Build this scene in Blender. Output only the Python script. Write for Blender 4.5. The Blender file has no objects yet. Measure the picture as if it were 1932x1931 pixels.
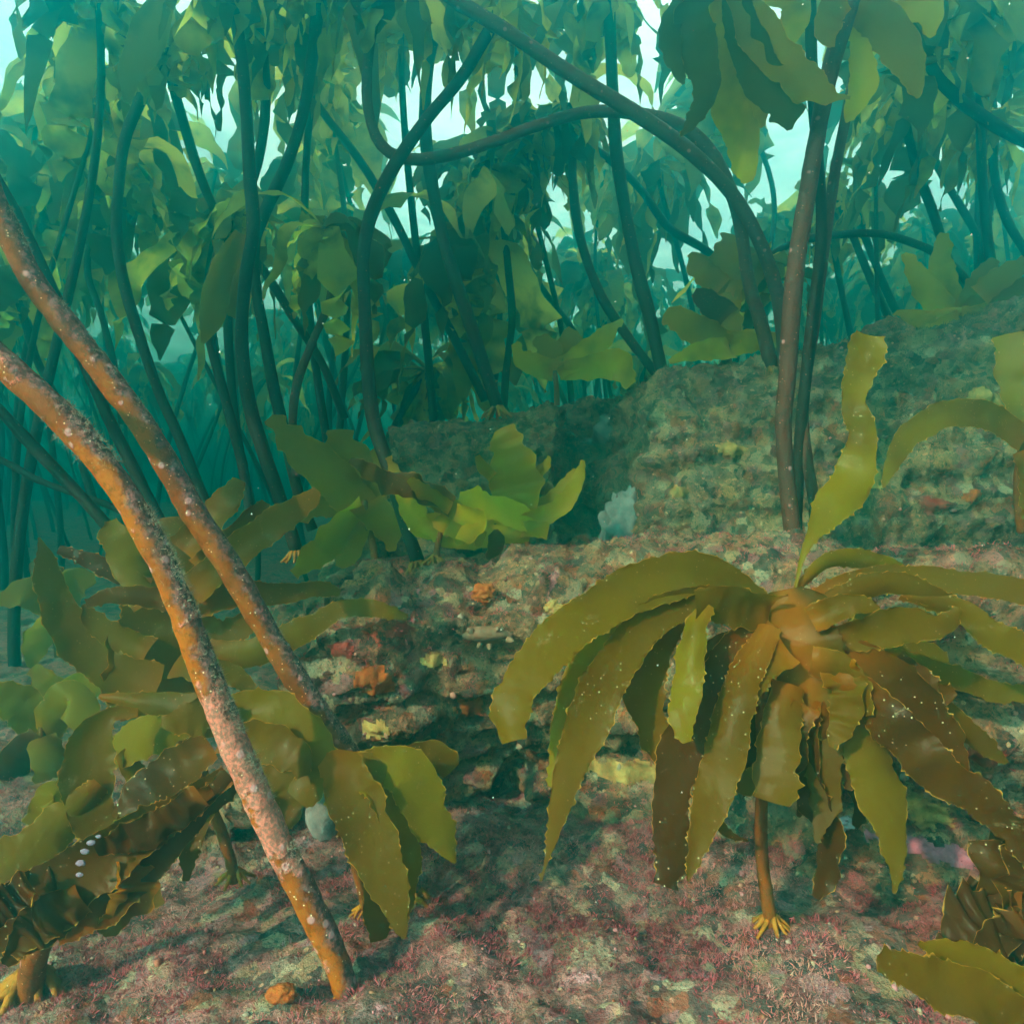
import bpy, math, random
import numpy as np
from mathutils import Vector, Matrix

# ------------------------------------------------------------------ camera, sky, sun, exposure
S = bpy.context.scene
COL = S.collection
T = 0.70                                   # tan of half the field of view
cam_d = bpy.data.cameras.new('camera'); cam = bpy.data.objects.new('camera', cam_d); COL.objects.link(cam)
cam_d.sensor_width = 36; cam_d.lens = 18 / T; cam_d.clip_start = 0.02; cam_d.clip_end = 500
cam.location = (0, 0, 0); cam.rotation_euler = (math.radians(90), 0, 0)
S.camera = cam

SUN_DIR = Vector((-0.60, -0.66, 0.48)).normalized()       # towards the sun: behind and left of the camera
el = math.asin(SUN_DIR.z); az = math.atan2(SUN_DIR.x, SUN_DIR.y)
W = bpy.data.worlds.new('World'); S.world = W; W.use_nodes = True
wn = W.node_tree; wn.nodes.clear()
sky = wn.nodes.new('ShaderNodeTexSky'); sky.sky_type = 'NISHITA'; sky.sun_disc = False
sky.sun_elevation = el; sky.sun_rotation = az; sky.dust_density = 4.0; sky.air_density = 1.0; sky.ozone_density = 1.0
bgn = wn.nodes.new('ShaderNodeBackground'); bgn.inputs['Strength'].default_value = 0.10
wo = wn.nodes.new('ShaderNodeOutputWorld')
wn.links.new(sky.outputs[0], bgn.inputs[0]); wn.links.new(bgn.outputs[0], wo.inputs[0])
sl = bpy.data.lights.new('sun', 'SUN'); sl.energy = 5.0; sl.angle = math.radians(2.0); sl.color = (1.0, 0.69, 0.46)
so = bpy.data.objects.new('sun', sl); COL.objects.link(so); so.location = SUN_DIR * 8
so.rotation_euler = SUN_DIR.to_track_quat('Z', 'Y').to_euler()
S.view_settings.view_transform = 'Standard'; S.view_settings.look = 'None'
S.view_settings.exposure = 2.1; S.view_settings.gamma = 1.0; S.view_settings.use_curve_mapping = False
cy = S.cycles
cy.use_denoising = True; cy.max_bounces = 6; cy.diffuse_bounces = 3; cy.glossy_bounces = 2; cy.transmission_bounces = 3
cy.volume_bounces = 1; cy.transparent_max_bounces = 6; cy.sample_clamp_indirect = 4.0
cy.use_adaptive_sampling = True; cy.adaptive_threshold = 0.02

HAZE_DENSITY = 0.39
HAZE_COLOR = (0.0, 0.60, 0.70)
HAZE_ABSORB = (0.04, 0.62, 0.68)
HAZE_G = 0.88
SURF_Z = 2.4

# ------------------------------------------------------------------ helpers
def P(px, py, Y):
    k = T * Y / 966.0
    return Vector(((px - 966) * k, Y, (966 - py) * k))

def tag(o, label=None, cat=None, group=None, kind=None):
    if label: o['label'] = label
    if cat: o['category'] = cat
    if group: o['group'] = group
    if kind: o['kind'] = kind
    return o

def empty(name, loc, label=None, cat=None, group=None):
    o = bpy.data.objects.new(name, None); COL.objects.link(o); o.location = loc
    o.empty_display_size = 0.05
    return tag(o, label, cat, group)

class MB:
    """collects geometry with per-vertex attributes"""
    def __init__(s): s.v = []; s.f = []; s.a = {'edge': [], 'along': [], 'tint': []}; s.n = 0
    def add(s, verts, faces, edge=0.0, along=0.0, tint=0.5):
        verts = np.asarray(verts, dtype=float).reshape(-1, 3); m = len(verts)
        s.v.append(verts); o = s.n
        s.f.extend([tuple(i + o for i in f) for f in faces])
        for k, val in (('edge', edge), ('along', along), ('tint', tint)):
            s.a[k].append(np.broadcast_to(np.asarray(val, dtype=float), (m,)).copy())
        s.n += m
    def mesh(s, name, mat, smooth=True, origin=None):
        me = bpy.data.meshes.new(name)
        v = np.concatenate(s.v) if s.v else np.zeros((0, 3))
        if origin is not None: v = v - np.array(origin)
        me.from_pydata(v.tolist(), [], s.f)
        for k in s.a:
            at = me.attributes.new(k, 'FLOAT', 'POINT'); at.data.foreach_set('value', np.concatenate(s.a[k]).astype(np.float32))
        if smooth: me.polygons.foreach_set('use_smooth', np.ones(len(me.polygons), dtype=bool))
        me.materials.append(mat); me.update()
        return me
    def build(s, name, mat, parent=None, smooth=True):
        org = Vector((0, 0, 0))
        if parent is not None: org = root_loc(parent)
        me = s.mesh(name, mat, smooth, origin=tuple(org))
        o = bpy.data.objects.new(name, me); COL.objects.link(o)
        if parent is not None: o.parent = parent
        return o

def root_loc(o):
    l = Vector(o.location)
    while o.parent is not None:
        o = o.parent; l = l + Vector(o.location)
    return l

def spline(pts, n):
    """Catmull-Rom through rows of pts (k columns), n samples, roughly even in the first three columns"""
    p = np.asarray(pts, dtype=float)
    if len(p) == 2: p = np.array([p[0], (p[0] + p[1]) / 2, p[1]])
    q = np.vstack([2 * p[0] - p[1], p, 2 * p[-1] - p[-2]])
    seg = np.linalg.norm(np.diff(p[:, :3], axis=0), axis=1); cum = np.concatenate([[0], np.cumsum(seg)]); cum /= cum[-1]
    u = np.linspace(0, 1, n); i = np.clip(np.searchsorted(cum, u, side='right') - 1, 0, len(p) - 2)
    t = ((u - cum[i]) / np.maximum(cum[i + 1] - cum[i], 1e-9))[:, None]
    a, b, c, d = q[i], q[i + 1], q[i + 2], q[i + 3]
    return 0.5 * (2 * b + (c - a) * t + (2 * a - 5 * b + 4 * c - d) * t ** 2 + (3 * b - a - 3 * c + d) * t ** 3)

def unit(a): return a / np.maximum(np.linalg.norm(a, axis=-1, keepdims=True), 1e-9)

def tangents(C):
    return unit(np.gradient(C, axis=0))

# vectorised gradient noise
_rs = np.random.RandomState(7)
_perm = np.concatenate([_rs.permutation(512)] * 3)
_grad = unit(_rs.normal(size=(512, 3)))
def noise3(p):
    p = np.asarray(p, dtype=float); i = np.floor(p).astype(int); f = p - i; u = f * f * f * (f * (f * 6 - 15) + 10)
    def g(dx, dy, dz):
        h = _perm[_perm[_perm[(i[:, 0] + dx) & 511] + ((i[:, 1] + dy) & 511)] + ((i[:, 2] + dz) & 511)]
        gr = _grad[h & 511]
        return gr[:, 0] * (f[:, 0] - dx) + gr[:, 1] * (f[:, 1] - dy) + gr[:, 2] * (f[:, 2] - dz)
    def l(a, b, t): return a + (b - a) * t
    x00 = l(g(0,0,0), g(1,0,0), u[:,0]); x10 = l(g(0,1,0), g(1,1,0), u[:,0])
    x01 = l(g(0,0,1), g(1,0,1), u[:,0]); x11 = l(g(0,1,1), g(1,1,1), u[:,0])
    return l(l(x00, x10, u[:,1]), l(x01, x11, u[:,1]), u[:,2])
def fbm(p, scale, octv=4, gain=0.5):
    p = np.asarray(p, dtype=float) * scale; r = 0; a = 1.0
    for k in range(octv):
        r = r + a * noise3(p + 17.3 * k); p = p * 2.03; a *= gain
    return r
def sstep(a, b, x):
    t = np.clip((np.asarray(x, dtype=float) - a) / (b - a), 0, 1); return t * t * (3 - 2 * t)

def tube(mb, C, R, sides=12, lump=0.0, tint=0.5, cap=True):
    C = np.asarray(C, dtype=float); n = len(C); R = np.broadcast_to(np.asarray(R, dtype=float), (n,))
    t = tangents(C); N = np.zeros_like(C)
    ref = np.array([0, -1, 0.0]) if abs(t[0][1]) < 0.9 else np.array([0, 0, 1.0])
    v = unit(ref - t[0] * np.dot(ref, t[0]))
    for k in range(n):
        v = v - t[k] * np.dot(v, t[k]); v = v / np.linalg.norm(v); N[k] = v
    B = np.cross(t, N); a = np.linspace(0, 2 * np.pi, sides, endpoint=False)
    V = C[:, None, :] + R[:, None, None] * (np.cos(a)[None, :, None] * N[:, None, :] + np.sin(a)[None, :, None] * B[:, None, :])
    V = V.reshape(-1, 3)
    if lump > 0:
        d = V - np.repeat(C, sides, axis=0)
        V = V + unit(d) * (lump * (fbm(V, 60, 3) + 0.8 * fbm(V, 14, 2)))[:, None]
    F = []
    for k in range(n - 1):
        for j in range(sides):
            j2 = (j + 1) % sides
            F.append((k * sides + j, k * sides + j2, (k + 1) * sides + j2, (k + 1) * sides + j))
    al = np.repeat(np.linspace(0, 1, n), sides)
    if cap:
        F.append(tuple(range(sides - 1, -1, -1))); F.append(tuple((n - 1) * sides + j for j in range(sides)))
    up = V - np.repeat(C, sides, axis=0); up = unit(up)
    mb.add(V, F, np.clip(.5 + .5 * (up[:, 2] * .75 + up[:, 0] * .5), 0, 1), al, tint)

def ribbon(mb, C, Wd, Nrm, rng, cols=9, curl=0.15, ruffle=0.12, freq=5.0, teeth=0.0, tint=0.5, along=None, ragged=0.3):
    """kelp strap: centre line C, half widths Wd, normals Nrm"""
    n = len(C); t = tangents(C); Nrm = unit(Nrm - t * np.sum(Nrm * t, axis=1, keepdims=True)); B = np.cross(t, Nrm)
    if cols >= 9: u = np.array([-1, -.965, -.80, -.42, 0, .42, .80, .965, 1])
    elif cols >= 5: u = np.array([-1, -.55, 0, .55, 1])
    else: u = np.array([-1, 0, 1.0])
    m = len(u)
    seg = np.concatenate([[0], np.cumsum(np.linalg.norm(np.diff(C, axis=0), axis=1))]); Ltot = max(seg[-1], 1e-6)
    s = seg / Ltot
    ph = [rng.uniform(0, 6.28), rng.uniform(0, 6.28)]; fr = [freq * rng.uniform(.7, 1.3), freq * rng.uniform(.7, 1.3)]
    Wl = Wd * (1 + 0.10 * np.sin(s * fr[0] * 5 + ph[0]) * s + .05 * np.sin(s * 31 + ph[1])); Wr = Wd * (1 + 0.10 * np.sin(s * fr[1] * 5 + ph[1]) * s + .05 * np.sin(s * 27 + ph[0]))
    nr = np.random.RandomState(rng.randrange(1 << 30))
    jag = nr.normal(size=n); jag = np.convolve(jag, [.25, .5, .25], 'same'); jag2 = np.convolve(nr.normal(size=n), [.25, .5, .25], 'same')
    Wl = Wl * (1 + 0.04 * jag + ragged * sstep(.6, 1, s) * 0.5 * jag2); Wr = Wr * (1 + 0.04 * jag2 + ragged * sstep(.6, 1, s) * 0.5 * jag)
    V = np.zeros((n, m, 3)); E = np.zeros((n, m)); ed = max(np.median(Wd), 1e-4)
    cph = rng.uniform(-.3, .3)
    def wob(f):
        kn = max(4, int(f * 2.2) + 3); yv = nr.uniform(-1, 1, kn); return spline(np.stack([np.linspace(0, 1, kn), 0 * yv, 0 * yv, yv], 1), n)[:, 3]
    rf = [wob(fr[0]), wob(fr[1])]; rm = wob(freq * 1.3)
    for k, uu in enumerate(u):
        w = np.where(uu < 0, Wl, Wr)
        side = 0 if uu < 0 else 1
        off = curl * (uu ** 2 - 0.3) * Wd * np.cos(s * 2.0 + cph) + ruffle * 1.3 * Wd * abs(uu) ** 1.6 * rf[side]
        off = off + ruffle * .6 * Wd * rm
        x = uu * w
        if teeth > 0 and abs(uu) == 1.0:
            sp = (nr.rand(n) < 0.17) * nr.uniform(.3, 1.0, n) * teeth
            x = x + np.sign(uu) * sp; off = off + nr.normal(size=n) * teeth * .25
        V[:, k, :] = C + B * x[:, None] + Nrm * off[:, None]
        E[:, k] = abs(uu)
    F = []
    for i in range(n - 1):
        for k in range(m - 1):
            a = i * m + k; F.append((a, a + 1, a + m + 1, a + m))
    al = s if along is None else along[0] + (along[1] - along[0]) * s
    mb.add(V.reshape(-1, 3), F, E.reshape(-1), np.repeat(al, m), tint)

def blade_px(mb, pts, Y0, Y1, rng, roll=None, bulge=0.0, step=7.0, teeth=0.0, tint=None, along=(0.1, 1.0), curl=0.2, ruffle=0.07, freq=4, twist=0.0, cols=9, ragged=.3):
    rows = []
    L = 0; acc = [0]
    for a, b in zip(pts[:-1], pts[1:]): L += math.hypot(b[0] - a[0], b[1] - a[1]); acc.append(L)
    for (p, d) in zip(pts, acc):
        t = d / L; Y = Y0 + (Y1 - Y0) * t - bulge * math.sin(math.pi * t)
        c = P(p[0], p[1], Y); rows.append((c.x, c.y, c.z, p[2] * 0.5 * T * Y / 966.0))
    n = max(10, int(L / step)); R = spline(rows, n); C = R[:, :3]; Wd = np.maximum(R[:, 3], 0.0008)
    if roll is None: roll = rng.uniform(-.6, .6)
    if twist == 0.0: twist = rng.uniform(-.7, .7)
    if curl == 0.2: curl = rng.choice([-.45, .35, .5])
    t = tangents(C); view = unit(-C)
    N = unit(view - t * np.sum(view * t, axis=1, keepdims=True)); B = np.cross(t, N)
    a = roll + twist * (np.linspace(0, 1, n) - .3)
    N = N * np.cos(a)[:, None] + B * np.sin(a)[:, None]
    # keep the apparent width when the strap is turned
    Wd = Wd / np.maximum(np.abs(np.cos(a)), .75)
    ribbon(mb, C, Wd, N, rng, cols=cols, curl=curl, ruffle=ruffle, freq=freq, teeth=teeth, tint=rng.random() if tint is None else tint, along=along, ragged=ragged)

# ------------------------------------------------------------------ materials
def new_mat(name):
    m = bpy.data.materials.new(name); m.use_nodes = True; nt = m.node_tree; nt.nodes.clear()
    out = nt.nodes.new('ShaderNodeOutputMaterial'); return m, nt, out
def N_(nt, typ, **kw):
    n = nt.nodes.new(typ)
    for k, v in kw.items(): setattr(n, k, v)
    return n
def noise(nt, scale, detail=4, rough=.55, vec=None, dist=0.0):
    n = N_(nt, 'ShaderNodeTexNoise'); n.inputs['Scale'].default_value = scale; n.inputs['Detail'].default_value = detail
    n.inputs['Roughness'].default_value = rough; n.inputs['Distortion'].default_value = dist
    if vec is not None: nt.links.new(vec, n.inputs['Vector'])
    return n.outputs['Fac']
def ramp(nt, fac, a, b, ca=0.0, cb=1.0):
    n = N_(nt, 'ShaderNodeMapRange'); n.interpolation_type = 'SMOOTHSTEP'
    nt.links.new(fac, n.inputs[0]); n.inputs[1].default_value = a; n.inputs[2].default_value = b; n.inputs[3].default_value = ca; n.inputs[4].default_value = cb
    return n.outputs[0]
def mix(nt, fac, a, b):
    n = N_(nt, 'ShaderNodeMix'); n.data_type = 'RGBA'
    if isinstance(fac, (int, float)): n.inputs[0].default_value = fac
    else: nt.links.new(fac, n.inputs[0])
    for i, c in ((6, a), (7, b)):
        if isinstance(c, tuple): n.inputs[i].default_value = (*c, 1)
        else: nt.links.new(c, n.inputs[i])
    return n.outputs[2]
def math_(nt, op, a, b=None):
    n = N_(nt, 'ShaderNodeMath'); n.operation = op
    for i, c in ((0, a), (1, b)):
        if c is None: continue
        if isinstance(c, (int, float)): n.inputs[i].default_value = c
        else: nt.links.new(c, n.inputs[i])
    return n.outputs[0]
def attr(nt, name):
    n = N_(nt, 'ShaderNodeAttribute'); n.attribute_name = name; return n.outputs['Fac']
def objvec(nt): return N_(nt, 'ShaderNodeTexCoord').outputs['Object']
def worldpos(nt): return N_(nt, 'ShaderNodeNewGeometry').outputs['Position']
def bump(nt, h, strength, dist):
    n = N_(nt, 'ShaderNodeBump'); n.inputs['Strength'].default_value = strength; n.inputs['Distance'].default_value = dist
    nt.links.new(h, n.inputs['Height']); return n.outputs[0]
def voro(nt, scale, vec, feature='F1'):
    n = N_(nt, 'ShaderNodeTexVoronoi'); n.feature = feature; n.inputs['Scale'].default_value = scale
    nt.links.new(vec, n.inputs['Vector']); return n

def blade_material(name, olive, green, orange, transl=0.5, palm=False, rim=(0.40, 0.20, 0.03), specks=True, rough=.45, tcol=2.0):
    m, nt, out = new_mat(name); v = worldpos(nt)
    al = attr(nt, 'along'); ed = attr(nt, 'edge'); ti = attr(nt, 'tint')
    c = mix(nt, ramp(nt, ti, .2, .9), olive, green)
    c = mix(nt, ramp(nt, noise(nt, 9, 3, .5, v), .42, .80), c, tuple(x * .70 for x in olive))
    c = c if palm else mix(nt, ramp(nt, al, .30, .0), c, orange)
    c = mix(nt, math_(nt, 'MULTIPLY', ramp(nt, noise(nt, 320, 2, .6, v), .55, .75), .25), c, tuple(x * 1.4 for x in olive))
    if palm: c = mix(nt, math_(nt, 'MULTIPLY', ramp(nt, math_(nt, 'ADD', math_(nt, 'MULTIPLY', ed, .9), math_(nt, 'MULTIPLY', noise(nt, 16, 3, .5, v), .6)), 1.0, .35), ramp(nt, al, .62, .34)), c, orange)
    rimf = math_(nt, 'MULTIPLY', ramp(nt, ed, .972, 1.0), ramp(nt, noise(nt, 60, 2, .5, v), .35, .6))
    c = c if palm else mix(nt, rimf, c, rim)
    tc = N_(nt, 'ShaderNodeMix'); tc.data_type = 'RGBA'; tc.blend_type = 'MULTIPLY'; tc.inputs[0].default_value = 1
    nt.links.new(c, tc.inputs[6]); tc.inputs[7].default_value = (tcol, tcol * 1.02, tcol * .5, 1); tcc = tc.outputs[2]
    if specks:
        vv = voro(nt, 150, v); sp = ramp(nt, vv.outputs['Distance'], .19, .10)
        sel = ramp(nt, noise(nt, 9, 3, .6, v), .44, .60); rnd = N_(nt, 'ShaderNodeSeparateColor'); nt.links.new(vv.outputs['Color'], rnd.inputs[0])
        f = math_(nt, 'MULTIPLY', math_(nt, 'MULTIPLY', sp, sel), math_(nt, 'GREATER_THAN', rnd.outputs[0], .45))
        c = mix(nt, f, c, (.46, .38, .22))
        mat_ = math_(nt, 'MULTIPLY', ramp(nt, noise(nt, 13, 5, .7, v, 1.0), .62, .68), ramp(nt, noise(nt, 240, 3, .7, v), .40, .62)); c = mix(nt, math_(nt, 'MULTIPLY', mat_, .55), c, (.30, .21, .11))
    pb = N_(nt, 'ShaderNodeBsdfPrincipled'); nt.links.new(c, pb.inputs['Base Color']); pb.inputs['Roughness'].default_value = .34
    pb.inputs['Specular IOR Level'].default_value = .045
    hb = math_(nt, 'ADD', math_(nt, 'MULTIPLY', noise(nt, 40, 3, .5, v), 1.0), math_(nt, 'MULTIPLY', noise(nt, 260, 2, .5, v), .12))
    b = bump(nt, hb, .45, .005); nt.links.new(b, pb.inputs['Normal'])
    tb = N_(nt, 'ShaderNodeBsdfTranslucent'); nt.links.new(tcc, tb.inputs['Color'])
    ms = N_(nt, 'ShaderNodeMixShader'); ms.inputs[0].default_value = transl
    nt.links.new(pb.outputs[0], ms.inputs[1]); nt.links.new(tb.outputs[0], ms.inputs[2]); nt.links.new(ms.outputs[0], out.inputs[0])
    return m

def stipe_material(name, ca, cb, crust=0.0, crust_col=(.48, .135, .10), pink=0.0, speck=.5, rough=.5):
    m, nt, out = new_mat(name); v = worldpos(nt)
    c = mix(nt, ramp(nt, noise(nt, 9, 4, .6, v), .35, .65), ca, cb)
    c = mix(nt, ramp(nt, noise(nt, 70, 4, .65, v), .52, .66, 0, .75), c, tuple(x * .45 for x in ca))
    h = noise(nt, 120, 5, .65, v)
    if crust > 0:
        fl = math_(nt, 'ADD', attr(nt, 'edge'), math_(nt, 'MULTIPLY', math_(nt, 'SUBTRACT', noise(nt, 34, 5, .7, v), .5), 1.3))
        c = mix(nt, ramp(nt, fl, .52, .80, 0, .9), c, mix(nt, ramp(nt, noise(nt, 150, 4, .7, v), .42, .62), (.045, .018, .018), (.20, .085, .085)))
    if crust >= 1:
        al = attr(nt, 'along'); d = math_(nt, 'ABSOLUTE', math_(nt, 'SUBTRACT', attr(nt, 'tint'), .27))
        n1 = math_(nt, 'ADD', noise(nt, 26, 5, .65, v), math_(nt, 'MULTIPLY', ramp(nt, d, .16, .05), .26))
        f = ramp(nt, n1, .66 - .06 * crust, .72 - .06 * crust)
        c = mix(nt, f, c, mix(nt, ramp(nt, noise(nt, 240, 4, .7, v), .40, .62), (.20, .07, .05), crust_col)); h = math_(nt, 'ADD', h, math_(nt, 'MULTIPLY', f, .6))
    if pink > 0:
        vv = voro(nt, 62, v); rnd = N_(nt, 'ShaderNodeSeparateColor'); nt.links.new(vv.outputs['Color'], rnd.inputs[0])
        f = math_(nt, 'MULTIPLY', ramp(nt, vv.outputs['Distance'], .36, .20), math_(nt, 'GREATER_THAN', rnd.outputs[0], 1 - pink))
        c = mix(nt, math_(nt, 'MULTIPLY', f, .6), c, (.42, .19, .20)); h = math_(nt, 'ADD', h, math_(nt, 'MULTIPLY', f, .3))
    vv = voro(nt, 210, v); rnd = N_(nt, 'ShaderNodeSeparateColor'); nt.links.new(vv.outputs['Color'], rnd.inputs[0])
    f = math_(nt, 'MULTIPLY', ramp(nt, vv.outputs['Distance'], .22, .14), math_(nt, 'GREATER_THAN', rnd.outputs[1], 1 - .3 * speck))
    c = mix(nt, f, c, (.6, .5, .34))
    pb = N_(nt, 'ShaderNodeBsdfPrincipled'); nt.links.new(c, pb.inputs['Base Color']); pb.inputs['Roughness'].default_value = rough
    pb.inputs['Specular IOR Level'].default_value = .05
    nt.links.new(bump(nt, h, .6, .004), pb.inputs['Normal']); nt.links.new(pb.outputs[0], out.inputs[0])
    return m

def reef_material(name, base, dark, ochre, red, pink, k=1.0):
    m, nt, out = new_mat(name); v = worldpos(nt)
    c = mix(nt, ramp(nt, noise(nt, 16, 6, .68, v, .6), .36, .62), dark, base)
    c = mix(nt, ramp(nt, noise(nt, 75, 5, .7, v), .50, .66, 0, .75), c, tuple(x * 1.7 for x in base))
    def patch(scale, lo, hi, off, col, amt=1.0, fine=90):
        mp = N_(nt, 'ShaderNodeVectorMath'); mp.operation = 'ADD'; nt.links.new(v, mp.inputs[0]); mp.inputs[1].default_value = off
        f = math_(nt, 'MULTIPLY', ramp(nt, noise(nt, scale, 5, .62, mp.outputs[0], .9), lo, hi), amt)
        f = math_(nt, 'MULTIPLY', f, ramp(nt, noise(nt, fine, 3, .6, v), .33, .5))
        return f, col
    for (sc, lo, hi, off, col, amt) in (
            (10, .60, .65, (3, 1, 7), ochre, .6), (22, .63, .67, (9, 4, 1), ochre, .75), (9, .62, .66, (1, 8, 3), red, .85),
            (24, .655, .69, (5, 2, 9), (.50, .12, .03), .9), (8, .62, .66, (7, 7, 2), pink, .7), (30, .67, .70, (2, 9, 4), (.55, .46, .33), .8),
            (11, .63, .68, (12, 3, 5), (.10, .02, .02), .8)):
        f, cc = patch(sc, lo, hi, off, col, amt * k); c = mix(nt, f, c, cc)
    nz = N_(nt, 'ShaderNodeTexNoise'); nz.inputs['Scale'].default_value = 30; nz.inputs['Detail'].default_value = 4; nt.links.new(v, nz.inputs['Vector'])
    wv = N_(nt, 'ShaderNodeVectorMath'); wv.operation = 'MULTIPLY_ADD'; nt.links.new(nz.outputs['Color'], wv.inputs[0]); wv.inputs[1].default_value = (.035, .035, .035); nt.links.new(v, wv.inputs[2])
    mv = voro(nt, 42, wv.outputs[0]); mr = N_(nt, 'ShaderNodeSeparateColor'); nt.links.new(mv.outputs['Color'], mr.inputs[0])
    pal = N_(nt, 'ShaderNodeValToRGB'); pal.color_ramp.interpolation = 'CONSTANT'; nt.links.new(mr.outputs[0], pal.inputs[0])
    cs = [base, (.07, .05, .038), tuple(x * .45 for x in pink), (.27, .17, .09), (.12, .075, .045), (.24, .055, .02), (.19, .13, .09), (.13, .028, .032), (.33, .25, .16), (.04, .034, .03)]
    for i_, c_ in enumerate(cs):
        e_ = pal.color_ramp.elements[i_] if i_ < 2 else pal.color_ramp.elements.new(i_ / len(cs)); e_.position = i_ / len(cs); e_.color = (*c_, 1)
    c = mix(nt, math_(nt, 'MULTIPLY', ramp(nt, noise(nt, 12, 4, .6, v), .36, .56), .75), c, pal.outputs[0])
    vv = voro(nt, 70, v); rnd = N_(nt, 'ShaderNodeSeparateColor'); nt.links.new(vv.outputs['Color'], rnd.inputs[0])
    f = math_(nt, 'MULTIPLY', ramp(nt, vv.outputs['Distance'], .28, .2), math_(nt, 'GREATER_THAN', rnd.outputs[0], .86))
    c = mix(nt, math_(nt, 'MULTIPLY', f, .8), c, mix(nt, rnd.outputs[1], (.50, .36, .20), (.42, .16, .12)))
    c = mix(nt, ramp(nt, noise(nt, 210, 3, .7, v), .54, .66, 0, .85), c, tuple(x * .22 for x in base)); c = mix(nt, ramp(nt, noise(nt, 38, 5, .72, v, .5), .56, .66, 0, .85), c, tuple(x * .18 for x in base))
    pb = N_(nt, 'ShaderNodeBsdfPrincipled'); nt.links.new(c, pb.inputs['Base Color']); pb.inputs['Roughness'].default_value = .85
    pb.inputs['Specular IOR Level'].default_value = .05
    h = math_(nt, 'ADD', noise(nt, 55, 6, .7, v), math_(nt, 'MULTIPLY', noise(nt, 230, 4, .7, v), .5))
    nt.links.new(bump(nt, h, .9, .015), pb.inputs['Normal']); nt.links.new(pb.outputs[0], out.inputs[0])
    return m

def tint_material(name, cols, rough=.8, transl=0.0, bumpsc=200, bumpd=.003, var=60):
    """colour picked along a row of colours by the 'tint' attribute"""
    m, nt, out = new_mat(name); v = worldpos(nt); ti = attr(nt, 'tint')
    r = N_(nt, 'ShaderNodeValToRGB'); cr = r.color_ramp; nt.links.new(ti, r.inputs[0])
    for i, c in enumerate(cols):
        pos = i / max(1, len(cols) - 1)
        e = cr.elements[i] if i < 2 else cr.elements.new(pos)
        e.position = pos; e.color = (*c, 1)
    c = r.outputs[0]
    mm = N_(nt, 'ShaderNodeMix'); mm.data_type = 'RGBA'; mm.blend_type = 'MULTIPLY'; mm.inputs[0].default_value = 1
    nt.links.new(c, mm.inputs[6]); nt.links.new(mix(nt, noise(nt, var, 4, .65, v), (.35, .35, .35), (1.5, 1.5, 1.5)), mm.inputs[7]); c = mm.outputs[2]
    pb = N_(nt, 'ShaderNodeBsdfPrincipled'); nt.links.new(c, pb.inputs['Base Color']); pb.inputs['Roughness'].default_value = rough
    pb.inputs['Specular IOR Level'].default_value = .05
    nt.links.new(bump(nt, noise(nt, bumpsc, 4, .65, v), .7, bumpd), pb.inputs['Normal'])
    sh = pb.outputs[0]
    if transl > 0:
        tb = N_(nt, 'ShaderNodeBsdfTranslucent'); nt.links.new(c, tb.inputs['Color']); ms = N_(nt, 'ShaderNodeMixShader'); ms.inputs[0].default_value = transl
        nt.links.new(sh, ms.inputs[1]); nt.links.new(tb.outputs[0], ms.inputs[2]); sh = ms.outputs[0]
    nt.links.new(sh, out.inputs[0]); return m

M = {}
M['blade'] = blade_material('kelp_blade', (.105, .045, .001), (.15, .090, .0015), (.21, .060, .001))
M['palm'] = blade_material('kelp_palm', (.080, .033, .001), (.09, .042, .001), (.22, .060, .001), palm=True)
M['blade_brown'] = blade_material('kelp_blade_brown', (.046, .0135, .001), (.078, .027, .001), (.16, .042, .001), transl=.4)
M['blade_olive'] = blade_material('kelp_blade_olive', (.18, .10, .002), (.36, .25, .004), (.36, .15, .004), transl=.55, specks=False)
M['canopy'] = blade_material('kelp_canopy_blade', (.07, .055, .010), (.50, .43, .09), (.08, .05, .01), transl=.74, specks=False, rim=(.25, .2, .05), tcol=2.0)
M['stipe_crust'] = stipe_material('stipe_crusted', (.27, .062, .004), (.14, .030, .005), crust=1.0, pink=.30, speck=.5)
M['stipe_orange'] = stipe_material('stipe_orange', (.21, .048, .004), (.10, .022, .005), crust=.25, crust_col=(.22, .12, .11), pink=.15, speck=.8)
M['stipe_brown'] = stipe_material('stipe_brown', (.080, .022, .012), (.06, .019, .012), crust=0, pink=.10, speck=.3)
M['stipe_dark'] = stipe_material('stipe_dark', (.022, .011, .007), (.016, .009, .006), speck=.15)
M['stipe_young'] = stipe_material('stipe_young', (.17, .043, .004), (.09, .024, .004), speck=.3)
M['holdfast'] = stipe_material('holdfast', (.30, .105, .008), (.22, .07, .008), speck=.3)
M['reef'] = reef_material('reef_rock', (.29, .148, .072), (.045, .028, .022), (.46, .21, .06), (.36, .05, .025), (.44, .14, .17))
M['ledge'] = reef_material('ledge_rock', (.26, .115, .058), (.032, .017, .016), (.46, .20, .06), (.36, .04, .025), (.48, .14, .17), 1.0)
M['seabed'] = reef_material('seabed_crust', (.33, .125, .11), (.085, .025, .026), (.50, .28, .15), (.30, .03, .035), (.62, .25, .28))
M['turf'] = tint_material('red_turf', [(.10, .014, .020), (.26, .032, .045), (.40, .075, .095), (.46, .17, .15), (.46, .30, .20)], transl=.25, var=25)
M['reef_turf'] = tint_material('grey_turf', [(.06, .045, .035), (.12, .09, .06), (.16, .13, .09), (.15, .07, .06)], transl=.2, var=25)
M['grit'] = tint_material('shell_grit', [(.24, .16, .12), (.28, .14, .06), (.30, .09, .09), (.40, .15, .17), (.26, .06, .02), (.34, .24, .20)], rough=.6)
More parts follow.
